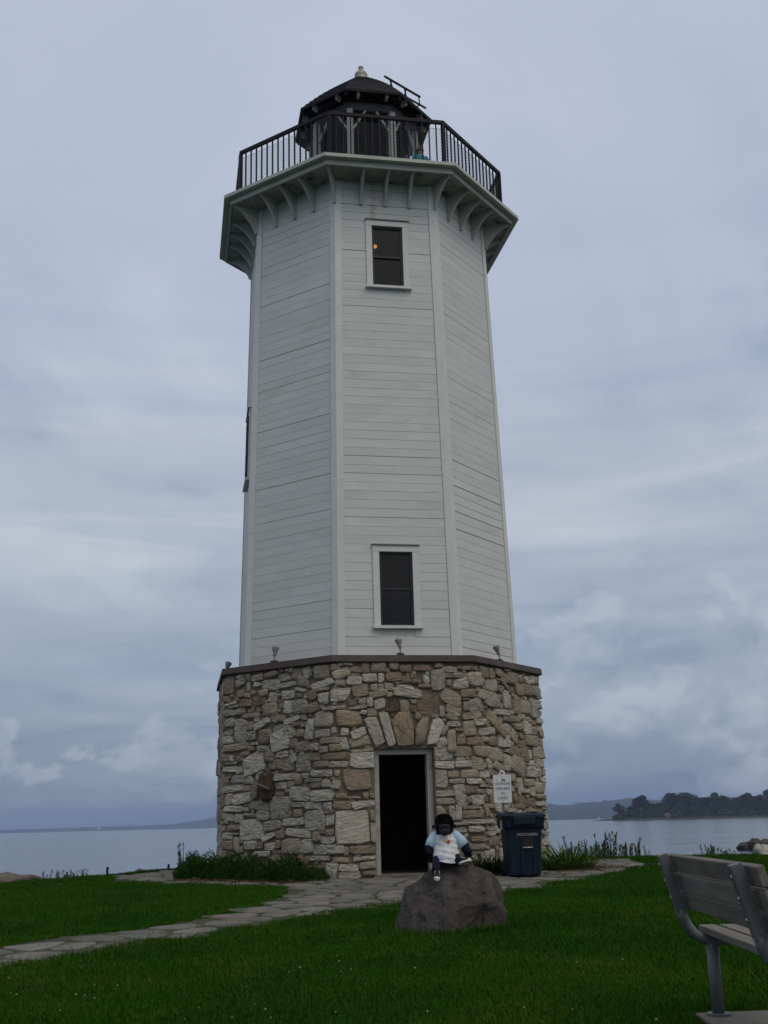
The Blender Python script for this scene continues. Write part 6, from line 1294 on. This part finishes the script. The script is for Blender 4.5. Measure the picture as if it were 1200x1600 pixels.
# ------------------------------------------------------------------ grass
def grass():
    zones = [(-20.3, -14.2, 6500, .0045, .036), (-14.2, -9.5, 4200, .0055, .038), (-9.5, -3.5, 2000, .0062, .042), (-3.5, 6.4, 900, .010, .050)]
    PX, W_, H_ = [], [], []
    for y0, y1, dens, w, h in zones:
        d1 = y1-CAM_Y; xm = d1*.355+1.2; n = int(dens*(y1-y0)*2*xm); X = RNG.uniform(-xm, xm, n); Y = RNG.uniform(y0, y1, n)
        ok = np.abs(X) < (Y-CAM_Y)*.35+1.1
        pd = poly_dist(PA, X, Y); jit = .05*np.sin(X*9)+.04*np.sin(Y*11+X*3)
        ok &= (pd > jit) | ((pd > -2) & (RNG.random(n) < .012))
        ok &= np.hypot(X, Y) > 3.6
        ok &= land_dist(X, Y) < .55
        ok &= ~((X > 1.78) & (Y < -16.46) & (Y > -19.5))
        for cx, cy, rx, ry, a in ((3.75, -1.9, 1.25, .75, 55), (2.05, -3.35, .7, .35, 30)):
            dx, dy = X-cx, Y-cy; a = rad(a); u = dx*math.cos(a)+dy*math.sin(a); v = -dx*math.sin(a)+dy*math.cos(a); ok &= (u/rx)**2+(v/ry)**2 > 1
        X, Y = X[ok], Y[ok]; PX.append(np.stack([X, Y], 1)); W_.append(np.full(len(X), w)); 
        H_.append(np.full(len(X), h)*np.where((pd[ok] > 0) & (pd[ok] < .16), 1.25, 1))
    P = np.concatenate(PX); n = len(P); w = np.concatenate(W_)*RNG.uniform(.6, 1.2, n); h = np.concatenate(H_)*RNG.uniform(.5, 1.35, n)
    h *= 1+.35*np.sin(P[:, 0]*1.7+np.sin(P[:, 1]*2.1)*1.3)*np.sin(P[:, 1]*1.4+.8)
    tall = RNG.random(n) < .015; h[tall] *= 1.75
    bd = np.hypot((P[:, 0]-BX)/.70, (P[:, 1]-BY)/.66); fringe = (bd > .7) & (bd < 1.12); h[fringe] *= 1.9      # untrimmed round the boulder
    Z = height(P[:, 0], P[:, 1]); a = RNG.uniform(0, 2*PI, n); d = np.stack([np.cos(a), np.sin(a)], 1); s = np.stack([-np.sin(a+RNG.normal(0, .5, n)), np.cos(a)], 1); le = h*RNG.uniform(.1, .85, n)
    base = np.column_stack([P, Z-.004]); side = np.column_stack([s*w[:, None]*.5, np.zeros(n)]); mid = base+np.column_stack([d*(le*.3)[:, None], h*.6]); tip = base+np.column_stack([d*le[:, None], h*(1-.25*RNG.random(n))])
    V = np.stack([base-side, base+side, mid+side*.8, mid-side*.8, tip], 1).reshape(-1, 3)
    o = np.arange(n)*5; F = np.concatenate([np.stack([o, o+1, o+2], 1), np.stack([o, o+2, o+3], 1), np.stack([o+3, o+2, o+4], 1)])
    def ex(nt, c, mx, mr, nz, vec):
        c = mx('MIX', mr(nz(1.6, 5), .45, .66, 0, .75), c, (.052, .094, .011)); c = mx('MIX', mr(nz(.33, 3), .45, .62, 0, .7), c, (.015, .060, .005)); c = mx('MIX', mr(nz(3.3, 6), .58, .70, 0, .5), c, (.060, .080, .018))
        return mx('MIX', mr(nz(60, 1), .68, .78, 0, .35), c, (.040, .070, .008))
    G = mat('lawn grass', (.025, .080, .006), .9, .38, 45, spec=.0, extra=ex)
    np_mesh('grass', V, F, G, kind='stuff')
    # clover heads
    m = 110; X = RNG.uniform(-4.5, 2.0, m); Y = RNG.uniform(-17.5, -13.2, m); V, F = [], []
    for x, y in zip(X, Y):
        if float(poly_dist(PA, np.array([x]), np.array([y]))[0]) < .1: continue
        if RNG.random() > .35+.6*(x < 0): continue
        z = gz(x, y)+RNG.uniform(.030, .050); r = RNG.uniform(.004, .009); o = len(V); V += [(x, y, z+r), (x+r, y, z), (x, y+r, z), (x-r, y, z), (x, y-r, z), (x, y, z-r)]
        F += [(o, o+1, o+2), (o, o+2, o+3), (o, o+3, o+4), (o, o+4, o+1), (o+5, o+2, o+1), (o+5, o+3, o+2), (o+5, o+4, o+3), (o+5, o+1, o+4)]
    np_mesh('clover_flowers', np.array(V), np.array(F), mat('white clover head', (.30, .30, .25), .9), kind='stuff')
grass()

# ------------------------------------------------------------------ air over the lake
hz = bpy.data.materials.new('haze air'); hz.use_nodes = True; nt = hz.node_tree; nt.nodes.clear()
pv_ = nt.nodes.new('ShaderNodeVolumePrincipled'); pv_.inputs['Color'].default_value = (.48, .63, .96, 1); pv_.inputs['Density'].default_value = .00016; pv_.inputs['Anisotropy'].default_value = 0.0
ou = nt.nodes.new('ShaderNodeOutputMaterial'); nt.links.new(pv_.outputs[0], ou.inputs['Volume'])
M().box((0, 4600, 57.4), (20000, 9800, 121.2)).build('haze', hz, kind='stuff')
